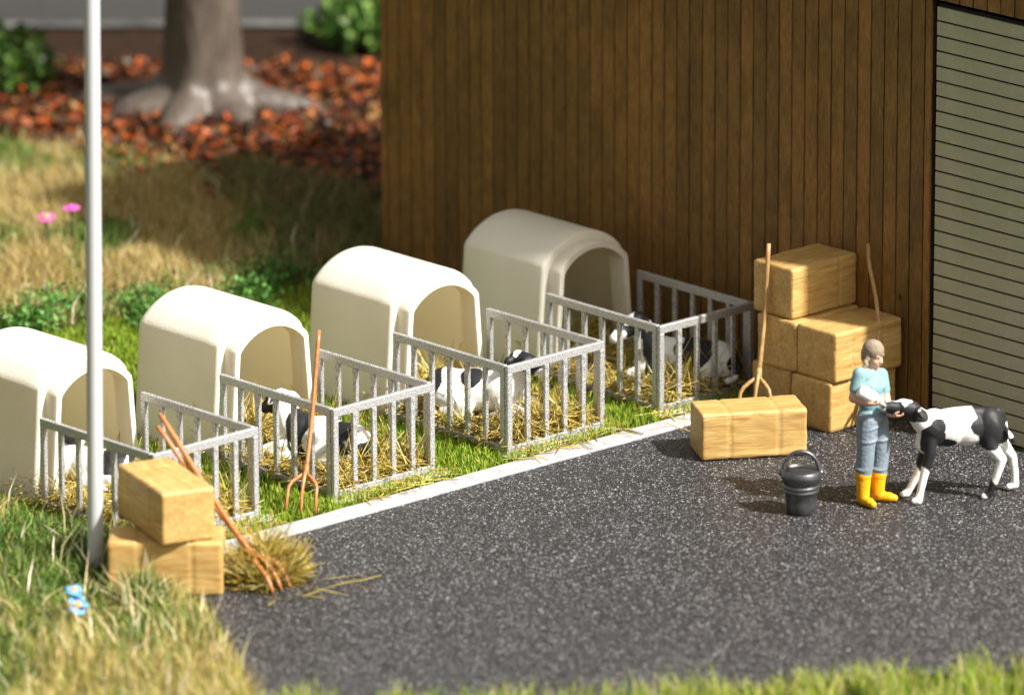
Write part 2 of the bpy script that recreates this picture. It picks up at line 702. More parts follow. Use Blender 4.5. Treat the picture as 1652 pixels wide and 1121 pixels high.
def jag(poly, step=.25, amp=.05, seed=0, closed=True):
    out = []
    for i, (a, b) in enumerate(zip(poly, poly[1:] + (poly[:1] if closed else []))):
        n = max(1, int(math.dist(a, b) / step))
        for k in range(n):
            t = k / n
            x, y = a[0] + (b[0] - a[0]) * t, a[1] + (b[1] - a[1]) * t
            q = noise.noise_vector(Vector((x * 1.7 + seed, y * 1.7, 0)))
            out.append((x + q.x * amp, y + q.y * amp))
    return out


sheet('ground', [(-400, -400), (400, -400), (400, 400), (-400, 400)], 0, M['turf'], 'mossy green-brown ground under grass and weeds', 'ground')
ASPH = [(.46, 3.80), (.46, -4.45), (1.15, -5.15), (1.73, -5.46), (2.95, -6.2), (4.15, -6.95), (5.95, -4.95), (8.15, -1.25), (9.8, 1.6), (18, 14), (18, 40), (3.4, 40), (3.4, 3.80)]
yard = sheet('yard', ASPH[:2] + jag(ASPH[1:10], .2, .06, closed=False)[1:] + ASPH[9:], .005, M['asphalt'], 'dark glittering asphalt yard in front of the barn', 'yard')
LEAFBED = [(-8.6, 4.7), (-9.6, 3.7), (-11.5, 4.2), (-13.0, 4.6), (-19, 5.5), (-24, 10), (-18, 22), (-6.3, 22), (-6.3, 6.0), (-7.2, 4.6)]
sheet('leaf_covered_ground', jag(LEAFBED, .4, .2, 4), .005, M['forest_soil'], 'dark woodland soil around the big tree', 'soil')
# the road beyond the tree, with a pale kerb line along it
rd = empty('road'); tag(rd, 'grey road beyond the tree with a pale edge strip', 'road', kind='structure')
dr = Vector((rgt0.x, rgt0.y, 0)); da = Vector((-rgt0.y, rgt0.x, 0))
RC = Vector((-15.0, 8.85, 0))


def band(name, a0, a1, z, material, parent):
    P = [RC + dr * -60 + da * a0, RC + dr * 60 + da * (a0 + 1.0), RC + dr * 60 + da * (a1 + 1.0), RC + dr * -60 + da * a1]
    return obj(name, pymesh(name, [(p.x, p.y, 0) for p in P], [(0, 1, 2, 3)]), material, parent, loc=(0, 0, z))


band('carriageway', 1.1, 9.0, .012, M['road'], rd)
kb = band('edge_strip', .70, 1.0, .05, M['strip'], rd)

# kerb along the pens
kme = bpy.data.meshes.new('kerb')
bm = bmesh.new()
ys = np.linspace(-4.5, 3.82, 70)
prev = None
for y in ys:
    w0 = .225 + .012 * noise.noise(Vector((0, y * 2.3, 1)))
    w1 = .485 + .012 * noise.noise(Vector((5, y * 2.9, 1)))
    z = .032 + .004 * noise.noise(Vector((9, y * 3, 2)))
    cur = [bm.verts.new(p) for p in ((w0, y, 0), (w0, y, z), (w1 - .012, y, z), (w1, y, z - .012), (w1, y, 0))]
    if prev:
        for i in range(4):
            bm.faces.new((prev[i], prev[i + 1], cur[i + 1], cur[i]))
    prev = cur
bm.normal_update()
bmesh.ops.recalc_face_normals(bm, faces=bm.faces)
bm.to_mesh(kme); bm.free()
tag(obj('kerb', kme, M['kerb']), 'pale flat concrete kerb between the calf pens and the asphalt', 'kerb', kind='structure')

# ------------------------------------------------------------------ barn
WY, BX0, BX1, BDEP = 3.95, -6.32, 3.66, 4.6  # unseen right end and depth are shaped for the barn's cast shadow
DX0, DX1, DH = 2.11, 3.57, 4.42


def roof_z(x):
    return 4.9 + (x - BX0) * (8.0 - 4.9) / (BX1 - BX0)  # out-of-view roofline, height and slope set by where its shadow should fall


barn = empty('barn', (0, WY, 0))
tag(barn, 'tall brown wooden plank barn with a grey-green slatted door', 'barn')
PW = .19


def plank(x0, x1, z0):
    """one upright board, its top cut to the roof slope"""
    g_ = .008
    me = box_mesh('plank', x1 - x0 - 2 * g_, .035, 1, .005)
    xc = (x0 + x1) / 2
    for v_ in me.vertices:
        if v_.co.z > .5:
            v_.co.z += roof_z(xc + v_.co.x) - .03 - z0 - 1
    return obj('plank', me, M['plank'], barn, (xc, .0175 + random.uniform(-.002, .004), z0))


x = BX0 + .12
while x < BX1 - .1:
    x1 = min(x + PW, BX1 - .1)
    if x < DX0 - .045 < x1:
        if DX0 - .045 - x > .06:
            plank(x, DX0 - .045, .02)
        x = DX0 - .045
        continue
    plank(x, x1, DH + .05 if x >= DX0 - .06 else .02)
    x = x1
for xx in (BX0 + .06, BX1 - .045):
    obj('corner_post', box_mesh('corner_post', .10, .07, roof_z(xx) - .01, .01), M['plank'], barn, (xx, .03, 0))


def prism(name, pts, y0, y1, material):
    n_ = len(pts)
    V_ = [(a, y0, b) for a, b in pts] + [(a, y1, b) for a, b in pts]
    F_ = [tuple(range(n_)), tuple(range(2 * n_ - 1, n_ - 1, -1))] + [((k + 1) % n_, k, k + n_, (k + 1) % n_ + n_) for k in range(n_)]
    return obj(name, pymesh(name, V_, F_), material, barn)


xa, xb = BX0 + .03, BX1 - .03
prism('backing', [(xa, .01), (DX0 - .03, .01), (DX0 - .03, DH + .04), (xb, DH + .04), (xb, roof_z(xb) - .05), (xa, roof_z(xa) - .05)], .042, .08, M['seam'])
obj('end_wall', box_mesh('end_wall', .06, BDEP - .12, roof_z(BX0) - .02, 0), M['plank'], barn, (BX0 + .05, BDEP / 2 + .04, 0))
obj('end_wall', box_mesh('end_wall', .06, BDEP - .12, roof_z(BX1) - .04, 0), M['plank'], barn, (BX1 - .04, BDEP / 2 + .04, 0))
prism('rear_wall', [(BX0, 0), (BX1, 0), (BX1, roof_z(BX1) - .03), (BX0, roof_z(BX0) - .03)], BDEP - .03, BDEP + .03, M['plank'])
prism('roof', [(BX0 - .06, roof_z(BX0 - .06)), (BX1 + .03, roof_z(BX1 + .03)), (BX1 + .03, roof_z(BX1 + .03) + .09), (BX0 - .06, roof_z(BX0 - .06) + .09)], -.06, BDEP + .1, M['roof'])
# slatted door, set back a little
door = empty('door', (0, 0, 0)); door.parent = barn
obj('leaf_backing', box_mesh('leaf_backing', DX1 - DX0, .03, DH - .01, 0), M['seam'], door, ((DX0 + DX1) / 2, .075, .01))
NS = 28
sh = (DH - .03) / NS
slat = box_mesh('door_slat', DX1 - DX0, .03, sh - .020, .004)
for i in range(NS):
    obj('slat', slat, M['door'], door, ((DX0 + DX1) / 2, .045 + random.uniform(-.002, .002), .02 + i * sh))

# ================================================================== CALF HUTCHES AND PENS
def profile(inset, zcut=0.0):
    hb, ht, zs, zr = .665 - inset, .575 - inset, 1.20 - inset * .55, 1.465 - inset
    pts = []
    for t in np.linspace(0, 1, 7)[:-1]:
        pts.append((-hb + (hb - ht) * t, zs * t))
    h = zr - zs
    rad = (ht * ht + h * h) / (2 * h)
    cz = zr - rad
    a0 = math.asin(ht / rad)
    arch = [(rad * math.sin(a), cz + rad * math.cos(a)) for a in np.linspace(-a0, a0, 25)]
    # soften the crease with a small curve
    c0 = arch[0]; pA = (pts[-1][0] * .16 + c0[0] * .84, pts[-1][1] * .16 + c0[1] * .84); pB = arch[1]
    bez = [((1 - t) ** 2 * pA[0] + 2 * t * (1 - t) * c0[0] + t * t * pB[0], (1 - t) ** 2 * pA[1] + 2 * t * (1 - t) * c0[1] + t * t * pB[1]) for t in np.linspace(0, 1, 6)]
    left = pts + bez + arch[2:12]
    return left + [(0, zr)] + [(-y, z) for y, z in reversed(left)]


def strip(V, F, rows):
    """rows: list of lists of 3D points of equal length, joined by quads"""
    n = len(rows[0])
    o = len(V)
    for r in rows:
        V.extend(r)
    for i in range(len(rows) - 1):
        for k in range(n - 1):
            a = o + i * n + k
            F.append((a, a + 1, a + n + 1, a + n))


def row(x, inset):
    return [(x, y, z) for y, z in profile(inset)]


HL = 1.33
V, F = [], []
outer = [row(0.0, .030), row(-.010, .010), row(-.035, .0)]
outer += [row(xx, 0) for xx in np.linspace(-.2, -HL + .17, 5)]
for th in np.linspace(15, 90, 7):
    a = R(th)
    outer.append(row(-HL + .17 - .17 * math.sin(a), .17 * (1 - math.cos(a))))
strip(V, F, [row(0.0, .150)] + outer)
# back panel
n = len(outer[0]); last = len(V) - n
F.append(tuple(range(last, last + n)))
shell_me = pymesh('hutch_shell', V, F, True)
V, F = [], []
PX = .175
strip(V, F, [row(-.05, .150), row(PX - .012, .155), row(PX, .147), row(PX, .092), row(PX - .012, .083), row(.0, .088), row(-.004, .090)])
porch_me = pymesh('hutch_porch', V, F, True)
for me in (shell_me, porch_me):
    bm = bmesh.new(); bm.from_mesh(me)
    bmesh.ops.remove_doubles(bm, verts=bm.verts, dist=.0004)
    bmesh.ops.recalc_face_normals(bm, faces=bm.faces)
    bm.to_mesh(me); bm.free()
    shade(me)
    me.set_sharp_from_angle(angle=R(50))

PENW, PENL, PENH = 1.361, 1.732, .95
PENS = [  # x, y, turn, and how it is told apart
    (-.127, -4.578, R(.3), 'furthest from the barn, behind the stacked bales and white pole', 'cut by the picture edge beside the white pole'),
    (-.073, -2.286, R(.2), 'with the copper pitchfork leaning on it', 'second from the barn end of the row counted outwards, behind the leaning pitchfork'),
    (0.0, 0.0, R(.3), 'second nearest the barn wall', 'second nearest the barn wall, brightly sunlit'),
    (0.0, 2.135, R(-.2), 'next to the barn wall, half in shade', 'standing in shade right against the barn wall'),
]
HUTCH_LABELS = [
    'white plastic calf hutch cut by the picture edge behind the white pole',
    'sunlit white calf hutch of the pen where the copper pitchfork leans',
    'sunlit white calf hutch between the pitchfork pen and the shaded hutch',
    'shaded white calf hutch standing right against the barn wall',
]
PEN_LABELS = [
    'grey slatted metal pen behind the two stacked bales and white pole',
    'grey slatted metal pen with a copper pitchfork leaning on its side',
    'sunlit grey metal pen between the pitchfork pen and the barn-side pen',
    'grey slatted metal pen next to the barn wall, half in shade',
]


def panel(parent, name, length, n_up, loc, rotz):
    """a gate panel along local +X: frame mesh with slats as children"""
    T = .05
    V, F = [], []

    def addbox(x0, x1, y0, y1, z0, z1):
        o = len(V)
        V.extend([(x0, y0, z0), (x1, y0, z0), (x1, y1, z0), (x0, y1, z0), (x0, y0, z1), (x1, y0, z1), (x1, y1, z1), (x0, y1, z1)])
        for f in ((0, 3, 2, 1), (4, 5, 6, 7), (0, 1, 5, 4), (1, 2, 6, 5), (2, 3, 7, 6), (3, 0, 4, 7)):
            F.append(tuple(i + o for i in f))
    PWD = .066
    addbox(0, length, 0, T, PENH - .085, PENH)
    addbox(PWD, length - PWD, .002, T - .002, .03, .095)
    addbox(0, PWD, .001, T - .001, .015, PENH - .085)
    addbox(length - PWD, length, .001, T - .001, .015, PENH - .085)
    me = pymesh('panel_frame', V, F)
    bm = bmesh.new(); bm.from_mesh(me)
    bmesh.ops.bevel(bm, geom=list(bm.edges), offset=.006, segments=1, affect='EDGES')
    bm.to_mesh(me); bm.free()
    p = obj(name, me, M['zinc'], parent, loc, (0, 0, rotz))
    sw = .058
    sm = box_mesh('panel_slat', sw, T - .008, PENH - .085 - .095, .005)
    for i in range(1, n_up - 1):
        cx = PWD / 2 + (length - PWD) * i / (n_up - 1)
        obj('slat', sm, M['zinc'], p, (cx, T / 2, .095))
    return p


straw_pal = [(.62, .45, .08), (.50, .36, .06), (.68, .54, .17), (.38, .31, .05), (.56, .47, .08), (.28, .18, .05), (.72, .62, .30)]
STRAW_LABELS = ['loose yellow straw bedding in the pen behind the stacked bales', 'loose yellow straw bedding in the pen where the pitchfork leans',
                'loose yellow straw bedding in the sunlit pen between the pitchfork pen and barn-side pen', 'loose yellow straw bedding in the half-shaded pen next to the barn']
for i, (px, py, rz, la, lb) in enumerate(PENS):
    h = empty('calf_hutch', (px - 1.87, py + .68, 0), (0, 0, rz))
    tag(h, HUTCH_LABELS[i], 'calf hutch', 'white calf hutches in a row')
    obj('shell', shell_me, M['hutch'], h)
    obj('doorway_rim', porch_me, M['hutch'], h)
    p = empty('calf_pen', (px, py, 0), (0, 0, rz))
    tag(p, PEN_LABELS[i], 'animal pen', 'grey slatted calf pens in a row')
    panel(p, 'side_panel', PENL - .06, 7, (-PENL, 0, 0), 0)
    panel(p, 'front_panel', PENW, 6, (0, 0, 0), R(90))
    panel(p, 'side_panel', PENL - .06, 7, (-PENL, PENW - .05, 0), 0)
    obj('base_plate', box_mesh('base_plate', .16, PENW + .22, .014, .004), M['plate'], p, (.045, PENW / 2 + .04, .006))
    # bedding
    n = 5200
    u = rng.uniform(-2.25, -.06, n); w_ = rng.uniform(.06, PENW - .06, n)
    hump = .12 + .12 * np.clip(np.sin((w_ / PENW) * np.pi), 0, 1)
    z = rng.uniform(.02, 1, n) * hump
    el = rng.normal(0, .22, n)
    up_ = rng.random(n) < .22
    el[up_] = rng.uniform(.4, 1.25, up_.sum())
    ln = rng.uniform(.18, .52, n)
    mid_ = (u > -1.75) & (u < -.45) & (w_ > .15) & (w_ < 1.05)
    el[mid_] = rng.normal(0, .14, mid_.sum())
    z[mid_] *= .75
    z = z + np.abs(np.sin(el)) * ln * .5
    c = np.stack([px + u, py + w_, z], 1)
    # a few stalks that spilled out over the front
    k = 60
    c[:k, 0] = px + rng.uniform(-.05, .30, k); c[:k, 2] = .045; el[:k] = rng.normal(0, .05, k)
    c[:k, 1] = py + rng.uniform(-.1, PENW + .1, k)
    tag(obj('straw', stalks('straw', c, ln, rng.uniform(.008, .015, n), rng.uniform(0, 2 * np.pi, n), el, straw_pal), M['straw']),
        STRAW_LABELS[i], 'straw', kind='stuff')

# ================================================================== BALES
def bale_mesh(name, L, W, H, seed, groove=(.27, .73)):
    nx, ny, nz = 44, 16, 16
    bm = bmesh.new()
    bmesh.ops.create_cube(bm, size=1)
    bmesh.ops.subdivide_edges(bm, edges=[e for e in bm.edges if abs(e.verts[0].co.x - e.verts[1].co.x) > .5], cuts=nx, use_grid_fill=True)
    bmesh.ops.subdivide_edges(bm, edges=[e for e in bm.edges if abs(e.verts[0].co.y - e.verts[1].co.y) > .5], cuts=ny, use_grid_fill=True)
    bmesh.ops.subdivide_edges(bm, edges=[e for e in bm.edges if abs(e.verts[0].co.z - e.verts[1].co.z) > .5], cuts=nz, use_grid_fill=True)
    r = .026
    for v in bm.verts:
        q = Vector((v.co.x * L, v.co.y * W, v.co.z * H))
        # rounded box
        inn = Vector((max(-L / 2 + r, min(L / 2 - r, q.x)), max(-W / 2 + r, min(W / 2 - r, q.y)), max(-H / 2 + r, min(H / 2 - r, q.z))))
        d = q - inn
        if d.length > 1e-6:
            q = inn + d.normalized() * r
            nrm = d.normalized()
        else:
            nrm = Vector((0, 0, 0))
        # tied grooves
        for g in groove:
            gx = -L / 2 + L * g + .012 * noise.noise(Vector((q.y * 4, q.z * 4, seed + g)))
            k = math.exp(-((q.x - gx) / .012) ** 2)
            q -= nrm * k * .014
        e = noise.noise(Vector((q.x * 3 + seed, q.y * 5, q.z * 5))) * .006 + noise.noise(Vector((q.x * 6, q.y * 26 + seed, q.z * 26))) * .005
        q += nrm * e
        v.co = q + Vector((0, 0, H / 2))
    me = bpy.data.meshes.new(name)
    bm.to_mesh(me); bm.free()
    shade(me)
    return me


def bale(label, cx, cy, z, ang, L=.92, W=.56, H=.53, seed=0, group='hay bales'):
    o = obj('hay_bale', bale_mesh('hay_bale', L, W, H, seed), M['bale'], None, (cx, cy, z), (0, 0, ang))
    return tag(o, label, 'hay bale', group)


Y90 = R(90)
G = 'bales stacked against the barn wall'
bale('lower front bale of the barn stack, behind the person in blue', 1.405, 3.40, .006, Y90 + R(.8), L=.97, W=.57, seed=1.3, group=G)
bale('bottom bale of the barn stack, behind the pitchfork tines', .79, 3.40, .006, Y90 - R(1), L=.86, W=.57, seed=2.9, group=G)
bale('middle-layer bale of the barn stack with its top left uncovered', 1.455, 3.43, .538, Y90 - R(.8), L=.96, W=.57, seed=4.1, group=G)
bale('middle-layer bale of the barn stack directly under the topmost bale', 0.88, 3.41, .538, Y90 + R(1), L=.95, W=.555, seed=6.2, group=G)
bale('topmost bale of the stack against the barn wall', 0.785, 3.45, 1.072, Y90 + R(.5), L=.95, W=.57, H=.54, seed=8.4, group=G)
a1 = math.atan2(.94, .565)
u1 = Vector((math.cos(a1), math.sin(a1), 0)); v1 = Vector((-u1.y, u1.x, 0))
cb = Vector((1.49, 1.285, 0)) + u1 * .55 + v1 * .27
bale('single hay bale lying alone on the asphalt near the bucket', cb.x, cb.y, .008, a1, L=1.10, W=.54, H=.49, seed=11.7, group='single bale')
G = 'bales stacked beside the white pole'
bale('lower of the two bales beside the white pole, half in grass', .906, -5.305, .006, R(47), L=1.10, W=.55, H=.535, seed=13.9, group=G)
bale('upper of the two bales beside the white pole', .74, -5.16, .545, math.atan2(.30, -.954), L=1.12, W=.55, H=.52, seed=15.3, group=G)

# ================================================================== PITCHFORKS
def pitchfork(label, tip, top, material, bend=.05, toward=(1, 0, 0), r=.021, tines=True, spread=.135, tl=.46):
    """tip: ground point of the middle tine; top: end of the handle; toward: way the tines curve out"""
    tip, top = Vector(tip), Vector(top)
    f = empty('pitchfork', tip)
    tag(f, label, 'pitchfork', 'wooden pitchforks')
    ax = (top - tip).normalized()
    L = (top - tip).length
    t = Vector(toward); t = (t - ax * t.dot(ax)).normalized()
    sd_ = ax.cross(t)
    neck = ax * (tl * .93) - t * .05
    # handle, gently bent
    pts = []
    for k in np.linspace(0, 1, 12):
        q = neck + (top - tip - neck) * k
        q -= t * (bend * math.sin(math.pi * min(1, k * 1.15)) ** 1)
        pts.append(q)
    obj('handle', tube_mesh('handle', pts, [r * 1.05] + [r] * 10 + [r * .9], 8), material, f)
    obj('ferrule', tube_mesh('ferrule', [neck - ax * .05, neck + ax * .03, neck + ax * .09 - t * bend * .2], [r * 1.5, r * 1.45, r * 1.1], 8), material, f)
    for s in (-1, 0, 1):
        ps = []
        for k in np.linspace(0, 1, 9):
            lat = s * spread * (math.sin(min(1, k * 2.6) * math.pi / 2)) * (1 + .12 * k)
            fo = neck * (1 - k) + t * (.075 * math.sin(math.pi * k) * .9)
            ps.append(fo + sd_ * lat + (ax * (.05 if s == 0 else 0) * (1 - k)))
        obj('tine', tube_mesh('tine', ps, [r * .95] * 3 + [r * .8] * 4 + [r * .65, r * .35], 7), material, f)
    return f


# leaning on the side of the second pen
pitchfork('copper-brown pitchfork leaning on the side of a sunlit calf pen', (.07, -2.86, .02), (-.40, -2.18, 1.68), M['fork'], bend=.05, toward=(.6, -.8, 0))
pitchfork('pale wooden pitchfork leaning on the front end of the barn-wall bale stack', (.885, 2.62, .02), (.751, 2.955, 1.83), M['fork_pale'], bend=.075, toward=(.55, -.83, 0), spread=.15, tl=.50, r=.024)
pitchfork('pitchfork leaning on the barn wall behind the person in blue', (2.08, 3.19, .02), (1.25, 3.90, 1.75), M['fork_pale'], bend=-.13, toward=(1, -.1, 0), spread=.10)
pitchfork('orange-brown pitchfork slanting across the bales beside the white pole', (1.80, -4.62, .03), (.095, -4.675, 1.432), M['fork'], bend=.02, toward=(.4, .1, .9), r=.026, spread=.11, tl=.52)
pitchfork('pitchfork half buried in straw behind the upper bale by the pole', (1.50, -4.42, .05), (.16, -4.76, 1.34), M['fork'], bend=.02, toward=(.3, .3, .9), r=.024, spread=.11, tl=.50)

# straw heap round their tines
n = 1500
rr_ = np.sqrt(rng.random(n)) * .38; th = rng.uniform(0, 2 * np.pi, n)
hz = np.clip(1 - rr_ / .38, 0, 1) * .40
el = rng.uniform(-.1, 1.2, n); ln = rng.uniform(.18, .55, n)
c = np.stack([1.36 + rr_ * np.cos(th) * .9, -4.47 + rr_ * np.sin(th), hz * rng.random(n) + np.sin(el) * ln * .35], 1)
tag(obj('straw', stalks('straw_heap', c, ln, rng.uniform(.009, .016, n), th + rng.normal(0, .6, n), el, straw_pal), M['straw']),
    'heap of yellow straw against the bales by the white pole', 'straw', kind='stuff')
n = 34
c = np.stack([rng.uniform(.5, 2.2, n), rng.uniform(-4.9, -3.8, n), np.full(n, .02)], 1)
c2 = np.stack([rng.uniform(.3, .9, n), rng.uniform(1.9, 3.0, n), np.full(n, .03)], 1)
c = np.concatenate([c, c2]); n = len(c)
tag(obj('straw', stalks('straw_strewn', c, rng.uniform(.2, .5, n), rng.uniform(.007, .012, n), rng.uniform(0, 6.28, n), rng.normal(.03, .08, n), straw_pal), M['straw']),
    'single straw stalks strewn over the kerb and asphalt edge', 'straw', kind='stuff')

# ================================================================== BUCKET
bk = empty('bucket', (3.375, .815, .006), (0, 0, YAW))
tag(bk, 'dark grey metal bucket with upright handle on the asphalt', 'bucket')
prof = [(.135, 0), (.142, .005), (.150, .10), (.160, .21), (.176, .222), (.182, .235), (.172, .248), (.170, .258), (.184, .268), (.186, .285), (.172, .296),
        (.172, .306), (.190, .318), (.196, .36), (.205, .375), (.207, .395), (.196, .432), (.186, .445), (.176, .440), (.170, .41)]
obj('body', lathe_mesh('bucket_body', prof, 40), M['bucket'], bk)
obj('filling', lathe_mesh('filling', [(.168, .40), (.165, .425), (.10, .436), (.02, .44)], 32), M['bucket_fill'], bk)
pts = [(.178 * math.cos(a), 0.02, .415 + .205 * math.sin(a)) for a in np.linspace(R(-8), R(188), 22)]
obj('handle', tube_mesh('bucket_handle', pts, .020, 10), M['bucket'], bk)
for s in (-1, 1):
    obj('handle_lug', tube_mesh('handle_lug', [(s * .165, .02, .37), (s * .193, .02, .39), (s * .193, .02, .43)], [.022, .03, .026], 10), M['bucket'], bk)

# ================================================================== CALVES
WHITE = np.array((.80, .79, .77)); BLACK = np.array((.014, .014, .016)); PINK = np.array((.62, .42, .38)); GREYN = np.array((.10, .095, .095))


def patchy(spots, extra=None, seed=0.0, rough_=.035):
    """spots: (centre, radii) ellipsoids that are black; edges wobble"""
    def fn(co):
        n = len(co)
        wob = np.array([noise.noise(Vector((p[0] * 9 + seed, p[1] * 9, p[2] * 9))) for p in co.tolist()]) * .30
        k = np.zeros(n, bool)
        for cc, rr in spots:
            d = np.sqrt((((co - np.array(cc)) / np.array(rr)) ** 2).sum(1))
            k |= d + wob < 1
        out = np.where(k[:, None], BLACK, WHITE)
        if extra is not None:
            for cc, rr, colr in extra:
                d = np.sqrt((((co - np.array(cc)) / np.array(rr)) ** 2).sum(1)) + wob * .5
                out[d < 1] = colr
        return out
    return fn


def head_geo(p, d, upd, s=1.0, ear_back=.6):
    """calf head at poll p pointing along d"""
    p, d, upd = Vector(p), Vector(d).normalized(), Vector(upd)
    sd_ = d.cross(upd).normalized(); u = sd_.cross(d).normalized()
    g = []
    g.append(cap(p, p + d * .10 * s, .088 * s, .085 * s))
    g.append(cap(p + d * .08 * s - u * .01, p + d * .24 * s - u * .022 * s, .078 * s, .058 * s))
    g.append(cap(p + d * .22 * s - u * .02 * s, p + d * .285 * s - u * .035 * s, .056 * s, .052 * s))
    g.append(cap(p + d * .05 * s - u * .05 * s, p + d * .20 * s - u * .065 * s, .055 * s, .036 * s))
    for q in (-1, 1):
        a = p + sd_ * q * .06 * s + u * .03 * s - d * .02
        b = p + sd_ * q * .155 * s - d * .06 * s * ear_back - u * .03 * s
        g.append(cap(a, (a + b) / 2, .026 * s, .040 * s)); g.append(cap((a + b) / 2, b, .040 * s, .018 * s))
        g.append(cap(p + d * .11 * s + sd_ * q * .062 * s + u * .035 * s, p + d * .115 * s + sd_ * q * .064 * s + u * .036 * s, .024 * s, .024 * s))
    return g


def leg_geo(pts, rad):
    return chain(pts, rad)


# ---- the standing calf; local X runs right across the picture, local Y away from it
CO = Vector((4.220, 2.124, 0.006))
S = 163.0


def cc_(px, py, ly):
    return Vector(((px - 1540) / S, ly, (813 - 45.3 * ly - py) / (S * .961)))


g = []
g.append(ell_geo(cc_(1506, 691, .12), (.165, .130, .205)))
g.append(ell_geo(cc_(1530, 691, .16), (.21, .145, .195)))
g.append(ell_geo(cc_(1558, 690, .20), (.21, .150, .190), (0, R(-2), 0)))
g.append(ell_geo(cc_(1594, 687, .25), (.165, .145, .200)))
g.append(ell_geo(cc_(1553, 674, .19), (.43, .085, .115), (0, 0, R(13))))
g.append(ell_geo(cc_(1500, 698, .055), (.095, .055, .16), (0, R(-8), 0)))
g.append(ell_geo(cc_(1598, 700, .16), (.115, .065, .175), (0, R(10), 0)))
# neck and brisket
g += chain([cc_(1502, 690, .12), cc_(1488, 680, .07), cc_(1474, 667, .02)], [.150, .118, .088])
g.append(cap(cc_(1494, 702, .10), cc_(1488, 716, .10), .105, .08))
hp = cc_(1469, 660, -.02); hd = (cc_(1428, 651, -.10) - hp)
g += head_geo(hp, hd, (0, 0, 1), 1.02, 1.0)
# near and far fore leg
g += chain([cc_(1501, 706, .055), cc_(1500, 730, .03), cc_(1490, 768, .01), cc_(1484, 796, .0), cc_(1481, 808, -.015)], [.070, .062, .044, .038, .045])
g.append(cap(cc_(1481, 807, -.005), cc_(1475, 809, -.02), .042, .036))
g += chain([cc_(1496, 702, .20), cc_(1493, 728, .21), cc_(1481, 766, .215), cc_(1469, 790, .22), cc_(1464, 797, .22)], [.085, .062, .044, .037, .042])
g.append(cap(cc_(1464, 797, .22), cc_(1458, 798.5, .21), .040, .034))
# near hind leg
g += chain([cc_(1596, 700, .19), cc_(1598, 720, .16), cc_(1617, 742, .14), cc_(1609, 768, .145), cc_(1600, 793, .15), cc_(1597, 799, .15)], [.095, .080, .052, .042, .038, .042])
g.append(cap(cc_(1596, 799, .15), cc_(1589, 802, .14), .042, .034))
# far hind leg
g += chain([cc_(1606, 690, .35), cc_(1619, 718, .38), cc_(1637, 738, .40), cc_(1641, 765, .41), cc_(1642, 783, .41)], [.115, .080, .048, .042, .042])
g.append(cap(cc_(1642, 784, .41), cc_(1632, 787, .40), .042, .036))
# tail: out, down and a thick tuft
g += chain([cc_(1610, 662, .27), cc_(1619, 666, .29), cc_(1623, 682, .29), cc_(1625, 696, .28), cc_(1632, 706, .28), cc_(1637, 713, .28)], [.034, .026, .022, .024, .036, .024])
me = fuse('standing_calf', g, .0095, 12)
Bk = lambda px, py, ly, a, b, c_: ((cc_(px, py, ly)), (a, b, c_))
spots = [Bk(1601, 685, .25, .165, .40, .22), Bk(1596, 660, .25, .19, .34, .11), Bk(1578, 684, .2, .09, .35, .10), Bk(1599, 712, .14, .105, .16, .10), Bk(1621, 672, .30, .05, .2, .07), Bk(1618, 700, .36, .08, .14, .10),
         Bk(1502, 705, .0, .125, .095, .13), Bk(1512, 690, .0, .075, .10, .09), Bk(1498, 715, .0, .10, .10, .14), Bk(1524, 716, .04, .10, .12, .05), Bk(1499, 735, .02, .08, .075, .17), Bk(1488, 742, .2, .07, .08, .12),
         Bk(1466, 665, -.06, .125, .14, .125), Bk(1440, 656, -.1, .12, .12, .065), Bk(1484, 672, -.1, .09, .14, .085), Bk(1600, 788, .15, .075, .075, .115), Bk(1636, 713, .28, .06, .05, .05)]
blaze = [(cc_(1446, 640, -.06), (.16, .05, .05), WHITE), (cc_(1460, 638, -.02), (.10, .06, .045), WHITE), (cc_(1423, 652, -.11), (.03, .07, .05), GREYN)]
paint(me, patchy(spots, blaze, 1.0))
calf = obj('calf', me, M['calf'], None, CO, (0, 0, YAW))
tag(calf, 'black and white calf standing and drinking from the bottle', 'calf', 'black and white calves')


# ---- lying calves
def lying_calf(label, loc, rotz, neck_to, head_dir, spots, extra=None, seed=0.0, s=1.0):
    g = []
    g.append(ell_geo((-.30, 0, .19), (.21, .175, .19)))
    g.append(ell_geo((-.05, 0, .20), (.26, .185, .195)))
    g.append(ell_geo((.20, 0, .205), (.20, .165, .195)))
    g.append(cap((-.36, 0, .28), (.22, 0, .30), .09, .09))
    nk = Vector(neck_to)
    g += chain([(.27, 0, .25), ((.30 + nk.x) / 2, nk.y * .5, (.30 + nk.z) / 2), nk], [.145, .105, .082])
    g += head_geo(nk, head_dir, (0, 0, 1), .98)
    for q in (-1, 1):
        g += chain([(.26, q * .12, .12), (.44, q * .17, .075), (.28, q * .19, .045), (.18, q * .19, .04)], [.08, .05, .036, .036])
        g += chain([(-.28, q * .12, .17), (-.08, q * .19, .10), (-.26, q * .22, .05), (-.08, q * .235, .04), (-.02, q * .235, .04)], [.13, .085, .05, .036, .036])
    g += chain([(-.48, .02, .24), (-.53, .03, .15), (-.50, .09, .06), (-.44, .14, .05)], [.03, .024, .024, .034])
    if s != 1:
        g = [([Vector(p) * s for p in v_], f_) for v_, f_ in g]
    me = fuse('lying_calf', g, .011, 10)
    pf = patchy(spots, extra, seed)
    paint(me, lambda co: pf(co / s))
    o = obj('calf', me, M['calf'], None, loc, (0, 0, rotz))
    return tag(o, label, 'calf', 'black and white calves')


